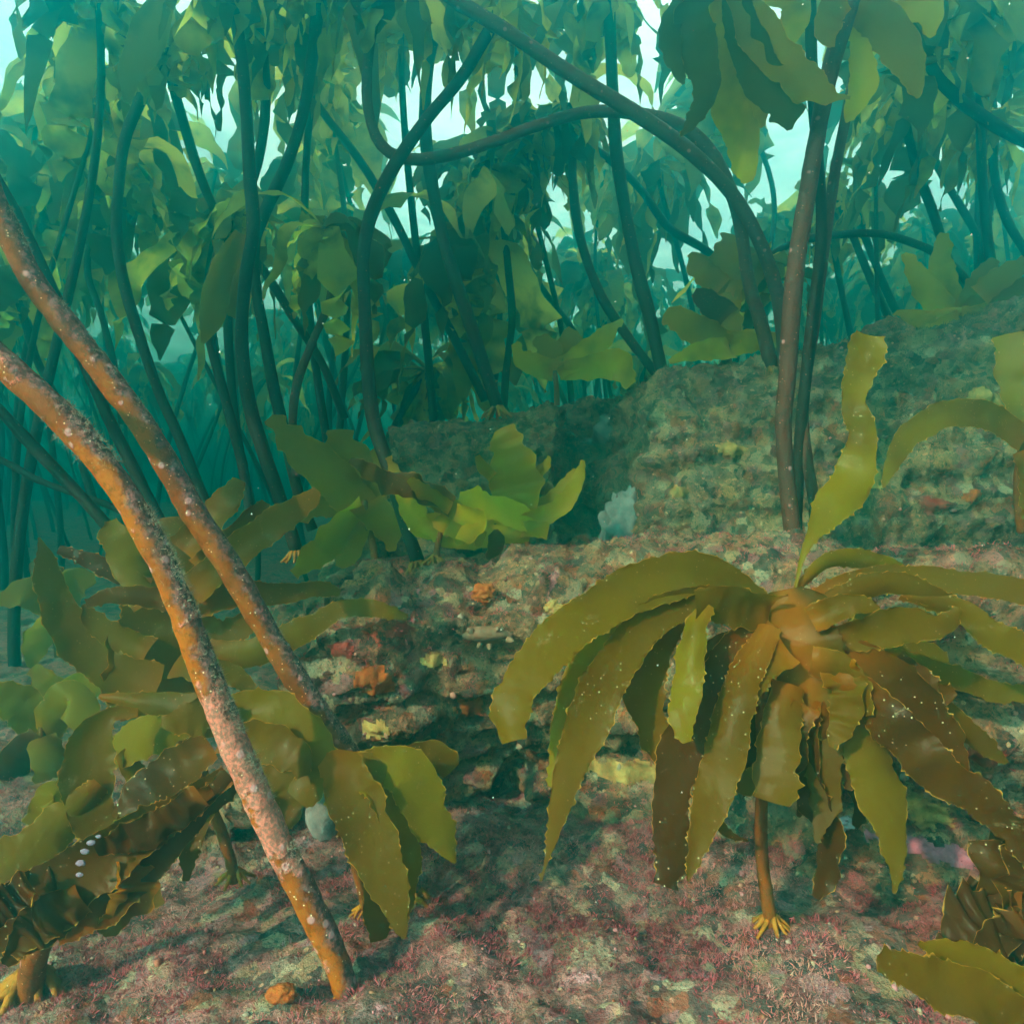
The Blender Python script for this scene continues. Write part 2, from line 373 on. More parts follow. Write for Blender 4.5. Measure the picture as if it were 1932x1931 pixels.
M['orange_sponge'] = tint_material('orange_sponge', [(.16, .030, .008), (.40, .085, .014)], bumpsc=160, bumpd=.006)
M['ochre_sponge'] = tint_material('ochre_sponge', [(.18, .09, .03), (.40, .22, .065)], bumpsc=160, bumpd=.006)
M['grey_sponge'] = tint_material('grey_sponge', [(.11, .10, .10), (.20, .18, .17)], bumpsc=90, bumpd=.004)
M['white_sponge'] = tint_material('white_sponge', [(.16, .16, .19), (.28, .27, .28)], bumpsc=120, bumpd=.003, rough=.5)
M['pink_crust'] = tint_material('pink_crust', [(.20, .06, .08), (.30, .085, .13)], bumpsc=160, bumpd=.004)
M['red_sponge'] = tint_material('red_sponge', [(.12, .02, .016), (.28, .035, .022)], bumpsc=160, bumpd=.005)
M['dark_sponge'] = tint_material('dark_sponge', [(.025, .025, .025), (.04, .035, .03)], bumpsc=120, bumpd=.005)
M['lilac'] = tint_material('lilac_bryozoan', [(.13, .085, .13), (.19, .13, .18)], bumpsc=300, bumpd=.002)
M['snow'] = tint_material('marine_snow', [(.25, .25, .23), (.5, .5, .46)])
M['fuzz'] = tint_material('algal_fuzz', [(.20, .17, .12), (.34, .28, .20), (.42, .36, .28)], transl=.4)
M['urchin'] = tint_material('brown_patched_skin', [(.13, .05, .03), (.17, .09, .055), (.24, .20, .19)], rough=.5, var=40)

# ------------------------------------------------------------------ the setting: seabed, ledge, reef wall
def ground_base(x, y):
    x = np.asarray(x, dtype=float); y = np.asarray(y, dtype=float)
    z = -0.575 + 0.02 * np.sin(x * 3 + 1) + 0.0 * y
    left = sstep(-0.1, -0.9, x)
    z = z + left * 0.085 * np.clip(y - 1.1, 0, 8) + (1 - left) * 0.10 * np.clip(y - 2.4, 0, 6)
    return z
def ground_z(x, y):
    x = np.asarray(x, dtype=float); y = np.asarray(y, dtype=float)
    p = np.stack([x.ravel(), y.ravel(), np.zeros(x.size)], 1)
    d = .05 * fbm(p, 2.2, 3) + .028 * fbm(p, 9, 5, .6) + .012 * np.abs(fbm(p + 3, 26, 3, .6))
    return ground_base(x, y) + d.reshape(x.shape)

def grid_faces(ny, nx):
    i = np.arange(ny - 1)[:, None] * nx + np.arange(nx - 1)[None, :]
    return np.stack([i, i + 1, i + nx + 1, i + nx], -1).reshape(-1, 4).tolist()

xs = np.unique(np.concatenate([np.linspace(-11.9, -1.6, 40), np.linspace(-1.6, 1.6, 330), np.linspace(1.6, 11.9, 40)]))
ys = np.unique(np.concatenate([np.linspace(-1.0, .35, 14), np.linspace(.35, 1.9, 190), np.linspace(1.9, 21.9, 90)]))
X, Y = np.meshgrid(xs, ys); Z = ground_z(X, Y)
mb = MB(); mb.add(np.stack([X, Y, Z], -1), grid_faces(len(ys), len(xs)))
seabed = mb.build('seabed', M['seabed']); tag(seabed, kind='structure')

def swept(name, mat, xs, prof_fn, ns, amp=(.05, .030), strata=.07):
    """sheet swept along x; prof_fn(x) gives rows of (Y, z)"""
    V = np.zeros((ns, len(xs), 3))
    for k, x in enumerate(xs):
        pr = prof_fn(x); r = spline([(a, b, 0) for a, b in pr], ns); V[:, k, 0] = x; V[:, k, 1] = r[:, 0]; V[:, k, 2] = r[:, 1]
    du = np.gradient(V, axis=1); dv = np.gradient(V, axis=0); n = unit(np.cross(du, dv))
    p = V.reshape(-1, 3)
    d = amp[0] * fbm(p, 3.5, 3) + amp[1] * fbm(p, 14, 4, .6) + amp[1] * .35 * fbm(p, 55, 3, .6)
    st = fbm(p * [1.0, 1.0, 5.5], 3.2, 4, .55); d = d + strata * np.clip(st, -.35, .5) - strata * .8 * sstep(.30, .48, np.abs(fbm(p + 31, 2.6, 3)))
    V = V + n * d.reshape(V.shape[:2])[..., None]
    mb = MB(); mb.add(V.reshape(-1, 3), grid_faces(ns, len(xs)))
    o = mb.build(name, mat); tag(o, kind='structure'); return o, V, n

def yf1(x): return 1.27 - .20 * float(sstep(.15, .75, x)) + .04 * math.sin(x * 5 + .6)
def ledge_prof(x):
    h = float(sstep(-.60, -.28, x)); f = yf1(x); g = -.62
    top = -.105 + .02 * math.sin(x * 4) + .03 * float(sstep(.7, 1.2, x))
    q = float(sstep(-.05, .25, x))
    def H(z): return g + (z - g) * h
    return [(f + .20 - .26 * q, H(-.70)), (f + .17 - .21 * q, H(-.60)), (f + .13 - .12 * q, H(-.53)), (f + .09 - .01 * q, H(-.45)), (f + .04, H(-.38)), (f - .01, H(-.27)), (f + .02, H(-.19)), (f + .08, H(top - .02)), (f + .18, H(top)),
            (f + .35, H(top)), (f + .6, H(top - .01)), (f + .95, H(top - .04)), (f + 1.3, H(top - .2))]
xl = np.concatenate([np.linspace(-.75, 1.75, 330), np.linspace(1.77, 4, 40)])
ledge, LV, LN = swept('reef_ledge', M['ledge'], xl, ledge_prof, 190)

_tp = [(500, 860), (600, 835), (700, 815), (760, 803), (850, 790), (900, 775), (1050, 762), (1160, 738), (1280, 728), (1380, 705), (1460, 690), (1560, 682), (1680, 652), (1800, 622), (1932, 592), (2100, 560), (2600, 520)]
def reef_top(x):
    px = x / (T * 2.05) * 966 + 966
    py = np.interp(px, [a for a, b in _tp], [b for a, b in _tp]); return (966 - py) / 966 * T * 2.05
def wall_prof(x):
    h = float(sstep(-.72, -.36, x)); top = reef_top(x) + .02
    px = x / (T * 2.0) * 966 + 966
    f = 2.22 - .30 * float(sstep(1130, 1260, px)) + .30 * float(sstep(1060, 1110, px)) * float(sstep(1230, 1190, px))
    g = -.35
    def H(z): return g + (z - g) * h
    return [(f + .02, H(-.35)), (f, H(-.2)), (f - .02, H(-.05)), (f, H(top * .4)), (f + .03, H(top * .8)), (f + .10, H(top)), (f + .3, H(top + .02)), (f + .7, H(top + .0)), (f + 1.3, H(top - .02)), (f + 2.2, H(top - .25))]
xw = np.concatenate([np.linspace(-.85, 1.9, 330), np.linspace(1.92, 6, 50)])
wall, WV, WN = swept('reef_wall', M['reef'], xw, wall_prof, 170)

def surf_hit(V, px, py, hint=None):
    """point of a swept surface nearest to the line of sight through a pixel, front-most first"""
    p = V.reshape(-1, 3); q = np.stack([p[:, 0] / (p[:, 1] * T) * 966 + 966, 966 - p[:, 2] / (p[:, 1] * T) * 966], 1)
    d = np.hypot(q[:, 0] - px, q[:, 1] - py); c = np.where(d < 14)[0]
    if len(c) == 0: return p[np.argmin(d)]
    return p[c[np.argmin(p[c, 1])]]

# the wavy surface seen from below
m, nt, out = new_mat('water_surface'); v = worldpos(nt)
tb = N_(nt, 'ShaderNodeBsdfTranslucent'); tb.inputs['Color'].default_value = (.93, .95, .96, 1)
tr = N_(nt, 'ShaderNodeBsdfTransparent'); ms = N_(nt, 'ShaderNodeMixShader')
nt.links.new(ramp(nt, noise(nt, 1.4, 4, .6, v, .8), .35, .65, .65, .95), ms.inputs[0]); nt.links.new(tr.outputs[0], ms.inputs[1]); nt.links.new(tb.outputs[0], ms.inputs[2]); nt.links.new(ms.outputs[0], out.inputs[0])
xs = np.linspace(-11.8, 11.8, 160); ys = np.linspace(-1.0, 21.8, 160); X, Y = np.meshgrid(xs, ys)
q = np.stack([X.ravel(), Y.ravel(), 0 * X.ravel()], 1); Z = SURF_Z + (.06 * fbm(q, 1.1, 4, .6)).reshape(X.shape)
mb = MB(); mb.add(np.stack([X, Y, Z], -1), grid_faces(160, 160)); wsf = mb.build('water_surface', m); tag(wsf, kind='structure')

# ------------------------------------------------------------------ turf and grit (nobody could count them)
def tufts(name, mat, pos, nrm, hmin, hmax, blades, rs, tint, w=.0011, kind='stuff', spread=.9, jit=.005):
    n = len(pos); tot = n * blades
    off = rs.normal(size=(tot, 3)); nn_ = np.repeat(nrm, blades, 0); off = off - nn_ * np.sum(off * nn_, axis=1, keepdims=True) * .8
    base = np.repeat(pos, blades, 0) + off * np.repeat(rs.uniform(.3, 1.5, n), blades)[:, None] * jit
    d = unit(nn_ + off * spread * .45 + rs.normal(size=(tot, 3)) * .35)
    h = np.repeat(rs.uniform(hmin, hmax, n), blades) * rs.uniform(.5, 1.1, tot)
    side = unit(np.cross(d, rs.normal(size=(tot, 3)))); bend = rs.normal(size=(tot, 3)) * .35
    wv = w * rs.uniform(.6, 1.5, tot)[:, None]
    mid = base + d * (h * .5)[:, None] + bend * (h * .12)[:, None]; tip = base + d * h[:, None] + bend * (h * .55)[:, None]
    V = np.stack([base - side * wv, base + side * wv, mid + side * wv * .9, mid - side * wv * .9, tip], 1).reshape(-1, 3)
    o = np.arange(tot) * 5
    F4 = np.stack([o, o + 1, o + 2, o + 3], 1); F3 = np.stack([o + 3, o + 2, o + 4], 1)
    me = bpy.data.meshes.new(name); nv = len(V)
    me.vertices.add(nv); me.vertices.foreach_set('co', V.ravel().astype(np.float32))
    loops = np.concatenate([F4.ravel(), F3.ravel()]); me.loops.add(len(loops)); me.loops.foreach_set('vertex_index', loops.astype(np.int32))
    st = np.concatenate([np.arange(tot) * 4, tot * 4 + np.arange(tot) * 3]); me.polygons.add(2 * tot); me.polygons.foreach_set('loop_start', st.astype(np.int32))
    at = me.attributes.new('tint', 'FLOAT', 'POINT'); at.data.foreach_set('value', np.repeat(np.clip(np.repeat(tint, blades) + rs.normal(size=tot) * .08, 0, 1), 5).astype(np.float32))
    me.update(calc_edges=True); me.materials.append(mat)
    ob = bpy.data.objects.new(name, me); COL.objects.link(ob); tag(ob, kind=kind); return ob

rs = np.random.RandomState(3)
n = 34000
gx = rs.uniform(-1.25, 1.25, n); gy = .38 + 1.15 * rs.rand(n) ** 1.1
p = np.stack([gx, gy, np.zeros(n)], 1); dens = fbm(p, 5.5, 3) + .35 * fbm(p, 22, 2)
keep = (dens + rs.normal(size=n) * .12 > -.12); gx, gy = gx[keep], gy[keep]
pos = np.stack([gx, gy, ground_z(gx, gy) - .002], 1); p0 = pos * [1, 1, 0]
tn = np.clip(.40 + .55 * fbm(p0, 4.5, 3) + .3 * fbm(p0 + 5, 15, 2), 0, 1)
turf = tufts('red_algae_turf', M['turf'], pos, np.tile([[0, 0, 1.0]], (len(pos), 1)), .004, .010, 18, rs, tn, w=.0005, spread=2.2, jit=.006)
tag(turf, 'fuzzy dark red and mauve algae turf covering the near seabed', 'algae')

def surf_samples(V, N, k, rs, cond):
    ns, nx = V.shape[:2]; a = rs.randint(0, ns - 1, k * 6); b = rs.randint(0, nx - 1, k * 6)
    fu, fv = rs.rand(k * 6, 1), rs.rand(k * 6, 1)
    p = (V[a, b] * (1 - fu) + V[a + 1, b] * fu) * (1 - fv) + (V[a, b + 1] * (1 - fu) + V[a + 1, b + 1] * fu) * fv; nn = N[a, b]
    px = p[:, 0] / (np.maximum(p[:, 1], .1) * T) * 966 + 966
    area = np.linalg.norm(np.cross(V[a + 1, b] - V[a, b], V[a, b + 1] - V[a, b]), axis=1)
    keep = (px > 420) & (px < 2100) & cond(p, nn) & (rs.rand(k * 6) < area / np.percentile(area, 90))
    return p[keep][:k], nn[keep][:k]
def up_mix(n, a): return unit(n + np.array([0, 0, a]))
lp, ln = surf_samples(LV, LN, 14000, rs, lambda p, n: (p[:, 1] < 2.2) & (fbm(p, 6, 3) + .5 * n[:, 2] > -.05))
tn = np.clip(.35 + .6 * fbm(lp, 5, 3), 0, 1)
o = tufts('ledge_turf', M['turf'], lp, up_mix(ln, .5), .003, .008, 14, rs, tn, w=.0006, spread=2.2, jit=.006); tag(o, 'short reddish algae turf on the top and face of the ledge', 'algae')
wp, wnm = surf_samples(WV, WN, 16000, rs, lambda p, n: (p[:, 1] < 3.2) & (fbm(p, 6, 3) + .6 * n[:, 2] > .0))
tn = np.clip(.45 + .6 * fbm(wp, 5, 3), 0, 1)
o = tufts('reef_wall_turf', M['reef_turf'], wp, up_mix(wnm, .6), .005, .016, 13, rs, tn, w=.0008, spread=2.0, jit=.008); tag(o, 'grey brown furry turf along the crest and face of the reef', 'algae')

def lumps(name, mat, pos, rad, rs, tint, label, cat):
    mb = MB()
    ico = [(0, 0, 1), (.894, 0, .447), (.276, .851, .447), (-.724, .526, .447), (-.724, -.526, .447), (.276, -.851, .447), (.724, .526, -.447), (-.276, .851, -.447), (-.894, 0, -.447), (-.276, -.851, -.447), (.724, -.526, -.447), (0, 0, -1)]
    fc = [(0, 1, 2), (0, 2, 3), (0, 3, 4), (0, 4, 5), (0, 5, 1), (1, 6, 2), (2, 7, 3), (3, 8, 4), (4, 9, 5), (5, 10, 1), (2, 6, 7), (3, 7, 8), (4, 8, 9), (5, 9, 10), (1, 10, 6), (6, 11, 7), (7, 11, 8), (8, 11, 9), (9, 11, 10), (10, 11, 6)]
    ico = np.array(ico)
    for k in range(len(pos)):
        s = rad[k] * rs.uniform(.6, 1.3, 3); mb.add(pos[k] + ico * (1 + rs.normal(size=(12, 1)) * .18) * s, fc, tint=tint[k])
    o = mb.build(name, mat); tag(o, label, cat, kind='stuff'); return o
n = 7000
gx = rs.uniform(-1.2, 1.2, n); gy = .4 + 1.0 * rs.rand(n) ** 1.1; p = np.stack([gx, gy, np.zeros(n)], 1)
k_ = fbm(p, 6, 3) + rs.normal(size=n) * .25 < .05; gx, gy = gx[k_], gy[k_]
lumps('shell_grit', M['grit'], np.stack([gx, gy, ground_z(gx, gy) - .0005], 1), .0012 + .0038 * rs.rand(len(gx)) ** 4, rs, rs.rand(len(gx)), 'scattered pale, pink and yellow shell grit and crust nodules on the seabed', 'grit')
a, b = surf_samples(WV, WN, 1500, rs, lambda p, n: p[:, 1] < 2.6); a2, b2 = surf_samples(LV, LN, 1500, rs, lambda p, n: p[:, 1] < 2.0)
a = np.vstack([a, a2]); lumps('encrusting_growth', M['grit'], a, .002 + .006 * rs.rand(len(a)) ** 4, rs, np.clip(.25 + rs.normal(size=len(a)) * .25, 0, 1), 'small ochre and pale encrusting animals dotting the reef rock', 'encrusting life')

# ------------------------------------------------------------------ kelp
rng = random.Random(11)

def stipe_path(pts, Y0, Y1, n=60, extra=()):
    L = 0; acc = [0]
    for a, b in zip(pts[:-1], pts[1:]): L += math.hypot(b[0] - a[0], b[1] - a[1]); acc.append(L)
    rows = [tuple(P(p[0], p[1], Y0 + (Y1 - Y0) * d / L)) for p, d in zip(pts, acc)]
    return spline(rows, n)

def holdfast(parent, base, r, mat, rng, n=9, reach=2.6):
    mb = MB()
    for k in range(n):
        a = 6.283 * k / n + rng.uniform(-.3, .3); l = r * reach * rng.uniform(.7, 1.3); rr = r * rng.uniform(.24, .36)
        d = np.array([math.cos(a), math.sin(a), 0]); b = np.array(base)
        pts = [b + d * r * .3 + [0, 0, r * 1.5], b + d * r * 1.0 + [0, 0, r * .9], b + d * l * .7 + [0, 0, r * .1], b + d * l + [0, 0, -r * .5]]
        C = spline([tuple(q) for q in pts], 9); tube(mb, C, np.linspace(rr * 1.3, rr * .6, 9), 6)
        if rng.random() < .6:
            a2 = a + rng.choice([-.7, .7]); d2 = np.array([math.cos(a2), math.sin(a2), 0])
            C = spline([tuple(pts[1]), tuple(pts[1] + d2 * r * .8 - [0, 0, r * .4]), tuple(pts[1] + d2 * r * 1.5 - [0, 0, r * 1.2])], 6); tube(mb, C, np.linspace(rr, rr * .5, 6), 6)
    return mb.build('holdfast', mat, parent)

def frond_geo(rng, n=9, L=.6, Wd=.035, rows=14, cols=5, lean=(0, 0), updown=.3, palm=.14, teeth=0.0, droop=1.0):
    """procedural frond at the origin: short palm and drooping straps"""
    mb = MB()
    pr = np.array([0, 0, 1.0]); az0 = rng.uniform(0, 6.28)
    for k in range(n):
        az = az0 + 6.283 * k / n + rng.uniform(-.35, .35); e = rng.uniform(-.9, .9) + updown
        d = np.array([math.cos(az) * math.cos(e), math.sin(az) * math.cos(e), math.sin(e)]); d = d + np.array([lean[0], lean[1], 0]); d /= np.linalg.norm(d)
        p = np.zeros(3); C = [p.copy()]; l = L * rng.uniform(.45, 1.2); st = l / rows; g = rng.uniform(.18, .60) * 14 / rows * droop
        sw = np.array([rng.uniform(-.22, .22), rng.uniform(-.22, .22), rng.uniform(-.1, .1)]); q1, q2 = rng.uniform(.35, 1.0), rng.uniform(0, 6.28); wk = np.interp(np.linspace(0, 1, rows + 1), np.linspace(0, 1, 7), [1] + [rng.uniform(.75, 1.2) for _ in range(6)]); tipk = rng.uniform(.3, .95)
        for i in range(rows):
            d = d + np.array([0, 0, -g]) * (0.35 + i / rows) + sw * math.sin(i * q1 + q2); d /= np.linalg.norm(d); p = p + d * st; C.append(p.copy())
        C = np.array(C); m = len(C); s = np.linspace(0, 1, m)
        bw = rng.choice([.8, 1.1, 1.4, 1.8, 2.3]); w = Wd * bw * rng.uniform(.8, 1.15) * (0.22 + .78 * sstep(0, .42, s)) * (1 - tipk * sstep(.55, 1.02, s)) * wk * (1 - .75 * sstep(.90, 1.0, s))
        t = tangents(C); side = np.cross(t, np.array([0, 0, 1.0])); bad = np.linalg.norm(side, axis=1) < .15
        side[bad] = np.array([-math.sin(az), math.cos(az), 0]); side = unit(side); N = np.cross(side, t)
        a = rng.uniform(-.6, .6) + rng.uniform(-1.3, 1.3) * s; N = N * np.cos(a)[:, None] + np.cross(t, N) * np.sin(a)[:, None]
        ribbon(mb, C, w, N, rng, cols=cols, curl=.3, ruffle=.38, freq=3.5, tint=rng.random(), along=(.12, 1.0), ragged=1.2, teeth=teeth)
    return mb

# --- tall kelps traced one by one: (key, label, points, Y at the first, Y at the last, width in px first/last, material, has holdfast, frond size)
G_T = 'tall kelps of the near and middle forest'
tall = [
 ('orange kelp stipe in front at left, pink crusted lower half, planted in red turf',
  [(-1700,-700),(-1100,-200),(-640,280),(-420,470),(-230,540),(-110,600),(-20,665),(60,735),(150,822),(230,925),(290,1030),(340,1140),(378,1245),(422,1355),(472,1475),(522,1585),(572,1685),(618,1775),(656,1872)], .74, .86, 62, 50, 'stipe_crust', True, -.8),
 ('long bare orange kelp stipe running just above and behind the pink crusted one',
  [(-1250,-1000),(-760,-520),(-400,-150),(-230,40),(-120,170),(-40,320),(12,430),(62,530),(132,622),(200,710),(260,790),(312,872),(362,962),(422,1052),(480,1150),(532,1240),(592,1330),(645,1405),(700,1485),(738,1560),(772,1680)], .82, 1.06, 52, 44, 'stipe_orange', True, -.85),
 ('thick upright brown kelp stipe right of centre, standing on the ledge above the large frond',
  [(1760,-560),(1680,-250),(1612,-20),(1590,50),(1562,150),(1541,260),(1521,380),(1502,500),(1491,620),(1485,720),(1478,800),(1484,900),(1500,1045)], 1.45, 1.50, 40, 36, 'stipe_brown', True, .0),
 ('dark stipe pressed behind the thick upright brown one, ragged frond hanging from its top',
  [(1372,-100),(1420,-150),(1490,-120),(1526,-30),(1531,100),(1535,200),(1546,330),(1550,450),(1536,580),(1522,700),(1510,820),(1503,940),(1500,1020)], 1.52, 1.66, 22, 28, 'stipe_dark', False, .0),
 ('thinner orange footed stipe splaying right from behind the thick upright brown stipe',
  [(1500,-420),(1620,-200),(1640,-20),(1610,150),(1580,300),(1560,430),(1538,600),(1516,760),(1522,860),(1536,950),(1540,1015)], 1.75, 1.62, 22, 24, 'stipe_brown', True, -.5),
 ('long smooth brown kelp stipe arching down from top centre to the thick upright stipe',
  [(420,-560),(500,-330),(640,-170),(838,-15),(960,62),(1080,142),(1200,215),(1300,285),(1380,365),(1430,450),(1463,540),(1477,620),(1482,705)], 1.62, 1.98, 35, 30, 'stipe_brown', False, -.9),
 ('snaking brown kelp stipe that dips in a hook and runs sideways under the arching one',
  [(730,-60),(720,-10),(702,60),(692,150),(697,220),(720,275),(765,300),(830,297),(920,272),(1020,235),(1110,212),(1200,215),(1290,240),(1350,300),(1385,380),(1402,460),(1412,530),(1438,620),(1457,695)], 1.95, 2.02, 22, 30, 'stipe_brown', True, .5),
 ('dark S shaped stipe rooted on the ledge at left, crossing the snaking brown one',
  [(960,-10),(915,72),(868,150),(800,232),(740,320),(702,400),(686,480),(688,580),(694,700),(706,800),(736,890),(762,980),(788,1060)], 2.0, 1.62, 26, 33, 'stipe_dark', True, .6),
 ('dark stipe on the central reef crest, passing behind the hook of the snaking one',
  [(860,-40),(845,0),(816,80),(803,180),(805,280),(825,400),(850,500),(890,620),(938,768)], 2.5, 2.3, 26, 30, 'stipe_dark', True, .6),
 ('tall straight dark stipe left of centre, from top edge down to the ledge shadow',
  [(425,-50),(436,-10),(455,100),(465,220),(471,330),(478,430),(464,520),(456,640),(470,760),(500,860),(528,940),(560,1040)], 2.0, 1.9, 26, 30, 'stipe_dark', True, .38),
 ('dark stipe sweeping down left from the top to meet the tall straight one',
  [(604,-50),(600,0),(590,100),(575,200),(545,300),(500,400),(480,460),(484,550),(500,640),(516,730),(535,810),(560,920),(590,1000)], 2.15, 2.2, 26, 24, 'stipe_dark', False, .4),
 ('slim hazy stipe curving behind the tall straight dark one near the top',
  [(472,-50),(482,0),(497,100),(501,200),(490,290),(465,380),(440,480),(430,600),(440,760),(460,900)], 2.35, 2.4, 22, 18, 'stipe_dark', False, .6),
 ('dark bowed kelp stipe bulging left below the upper left bright gap',
  [(318,60),(300,110),(265,190),(237,260),(225,340),(220,440),(235,540),(265,640),(300,740),(340,830),(382,935),(420,1030)], 2.4, 2.1, 24, 22, 'stipe_dark', False, .42),
 ('dark kelp stipe slanting right from the same bright gap as the bowed one',
  [(300,40),(312,110),(340,210),(370,310),(402,390),(440,440),(500,515),(560,610),(610,690),(650,790)], 2.5, 2.6, 22, 18, 'stipe_dark', False, .0),
 ('kneed dark stipe left of the tall straight one, olive blade hanging on it',
  [(462,380),(447,410),(415,470),(390,560),(396,640),(430,770),(458,880),(472,970)], 2.3, 2.1, 20, 22, 'stipe_dark', False, .5),
 ('thin far stipe in a small left bow at the upper left edge of the forest',
  [(230,330),(212,390),(172,460),(166,520),(190,590),(215,690),(230,800)], 3.2, 3.2, 14, 14, 'stipe_dark', False, .55),
 ('straight slanting stipe running from the top bright gap down to the reef crest at centre',
  [(520,30),(548,110),(600,200),(680,305),(742,410),(800,530),(858,640),(915,755)], 2.9, 2.6, 18, 20, 'stipe_dark', False, .6),
 ('short brownish stipe bent like a bracket below the drooping olive frond',
  [(610,430),(622,480),(624,560),(592,640),(562,720),(552,800),(560,900)], 2.1, 2.1, 16, 20, 'stipe_brown', False, .45),
 ('thin wavy upright stipe left of the reef crest middle',
  [(972,280),(963,330),(950,400),(958,500),(966,600),(955,700),(950,770)], 2.8, 2.7, 17, 17, 'stipe_dark', False, .6),
 ('thin stipe leaning left beside the wavy upright one',
  [(935,300),(930,350),(925,430),(913,530),(893,610),(880,720)], 3.0, 3.0, 14, 15, 'stipe_dark', False, .55),
 ('curved dark stipe below the middle of the long arching one',
  [(1075,200),(1080,250),(1081,350),(1095,450),(1130,550),(1180,630),(1245,715)], 2.7, 2.4, 20, 21, 'stipe_dark', False, .5),
 ('straight dark stipe coming down from the top right of centre to the reef crest',
  [(1148,-40),(1150,30),(1155,150),(1162,280),(1180,400),(1200,500),(1226,600),(1254,728)], 2.4, 2.25, 26, 29, 'stipe_dark', True, .6),
 ('dark slanting stipe passing behind the arching one toward the young plant on the crest',
  [(1020,215),(1072,252),(1150,302),(1210,360),(1262,430),(1335,475),(1400,540),(1430,640)], 2.8, 2.9, 17, 18, 'stipe_dark', False, .5),
 ('thin far slanting stipe at the centre of the picture',
  [(920,400),(970,462),(1020,540),(1080,622),(1120,690)], 3.5, 3.4, 13, 14, 'stipe_dark', False, .5),
 ('dark stipe lying nearly level right of the thick upright brown one',
  [(1430,500),(1490,462),(1560,446),(1650,441),(1720,458),(1775,485),(1830,540),(1870,640)], 2.4, 2.6, 16, 18, 'stipe_dark', False, .45),
 ('heavy dark stipe sweeping from the top right down past the right edge',
  [(1690,-70),(1704,-20),(1732,60),(1765,140),(1825,200),(1900,250),(1970,285),(2080,360),(2180,480)], 2.0, 2.2, 26, 28, 'stipe_dark', False, .6),
 ('dark stipe slanting right, standing behind the young plant on the right crest',
  [(1700,170),(1708,230),(1730,320),(1760,400),(1792,500),(1830,600)], 2.6, 2.6, 19, 21, 'stipe_dark', False, .6),
 ('paler slanting stipe right of the one behind the young plant on the right crest',
  [(1730,190),(1742,240),(1772,320),(1830,420),(1885,520)], 3.2, 3.2, 16, 17, 'stipe_dark', False, .6),
 ('curved dark stipe close to the right edge, under the heavy sweeping one',
  [(1885,210),(1872,270),(1880,350),(1902,420),(1945,490),(1990,560)], 2.6, 2.5, 18, 19, 'stipe_dark', False, .55),
 ('far thin stipe leaning right, first beside the thick upright brown one',
  [(1560,380),(1568,440),(1590,560),(1618,690)], 3.6, 3.6, 13, 13, 'stipe_dark', False, .6),
 ('far stipe leaning right in the middle of the open teal water at right',
  [(1570,330),(1592,400),(1640,520),(1705,660)], 3.4, 3.4, 16, 18, 'stipe_dark', False, .6),
 ('far stipe leaning right, rightmost in the open teal water behind the right crest',
  [(1600,360),(1645,480),(1682,570),(1738,670)], 3.8, 3.8, 16, 17, 'stipe_dark', False, .6),
 ('dark slanting stipe at the left edge, coming out below the crusted orange one',
  [(-130,640),(-60,720),(0,775),(62,842),(130,912),(205,995),(260,1060)], 1.7, 1.7, 24, 26, 'stipe_dark', False, .0),
 ('thin dark stipe crossing the left edge almost level, behind the crusted orange one',
  [(-120,830),(0,868),(70,905),(150,935),(220,960),(300,1010)], 2.2, 2.2, 14, 15, 'stipe_dark', False, .0),
 ('dark stipe close behind the long bare orange one, parallel to it',
  [(-10,330),(30,400),(70,480),(110,570),(160,690),(210,800),(260,900),(310,1000)], 1.7, 1.7, 20, 26, 'stipe_dark', False, .0),
 ('far stipe showing in the bright hole at the far left',
  [(20,520),(45,600),(70,680),(110,760),(150,860),(180,960)], 2.7, 2.6, 16, 18, 'stipe_dark', False, .5),
]
LANDMARKS = []
roots = []
canopy_protos = []
crng = random.Random(5)
for k in range(9):
    g = frond_geo(crng, n=crng.choice([14, 16, 18, 20]), L=crng.uniform(.36, .56), Wd=crng.uniform(.026, .036), rows=18, cols=5, updown=crng.uniform(-.2, .25))
    canopy_protos.append(g.mesh('frond', M['canopy']))

float_protos = []
for k in range(3):
    g = frond_geo(crng, n=13, L=.62, Wd=.05, rows=14, cols=5, updown=.45, droop=.22)
    float_protos.append(g.mesh('frond', M['canopy']))

def add_canopy(root, at, rng, size, mesh=None):
    me = mesh or rng.choice(canopy_protos)
    f = bpy.data.objects.new('frond', me); COL.objects.link(f); f.parent = root
    f.location = Vector(at) - Vector(root.location); f.rotation_euler = (rng.uniform(-.3, .3), rng.uniform(-.3, .3), rng.uniform(0, 6.28)); s = size / .6; f.scale = (s, s, s)
    return f

kelp_by_label = {}
for (label, pts, Y0, Y1, w0, w1, mat, hf, fs) in tall:
    near = Y0 < 1.3
    C = stipe_path(pts, Y0, Y1, 180 if near else 70)
    base = Vector(C[-1]); r = empty('tall_kelp', base, label, 'kelp', G_T); kelp_by_label[label] = (r, C)
    R = np.linspace(w0 * .5 * T * Y0 / 966, w1 * .5 * T * Y1 / 966, len(C)) * (1 if near else .86); R = R * (1 + .05 * np.sin(np.linspace(0, 17, len(C)) + w0))
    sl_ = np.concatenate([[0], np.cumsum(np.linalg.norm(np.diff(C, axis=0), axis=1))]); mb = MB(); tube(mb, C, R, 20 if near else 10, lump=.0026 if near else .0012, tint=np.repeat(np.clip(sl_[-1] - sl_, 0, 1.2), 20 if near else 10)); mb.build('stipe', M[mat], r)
    if hf: holdfast(r, C[-1] - np.array([0, 0, R[-1] * 1.2]), R[-1], M['holdfast'], rng, 10 if near else 8, 2.0)
    if fs > 0: add_canopy(r, C[0], rng, fs)
    if fs < 0: add_canopy(r, C[0], rng, -fs, rng.choice(float_protos))  # floating frond on a top out of view, added to shade the near water
    roots.append(r)

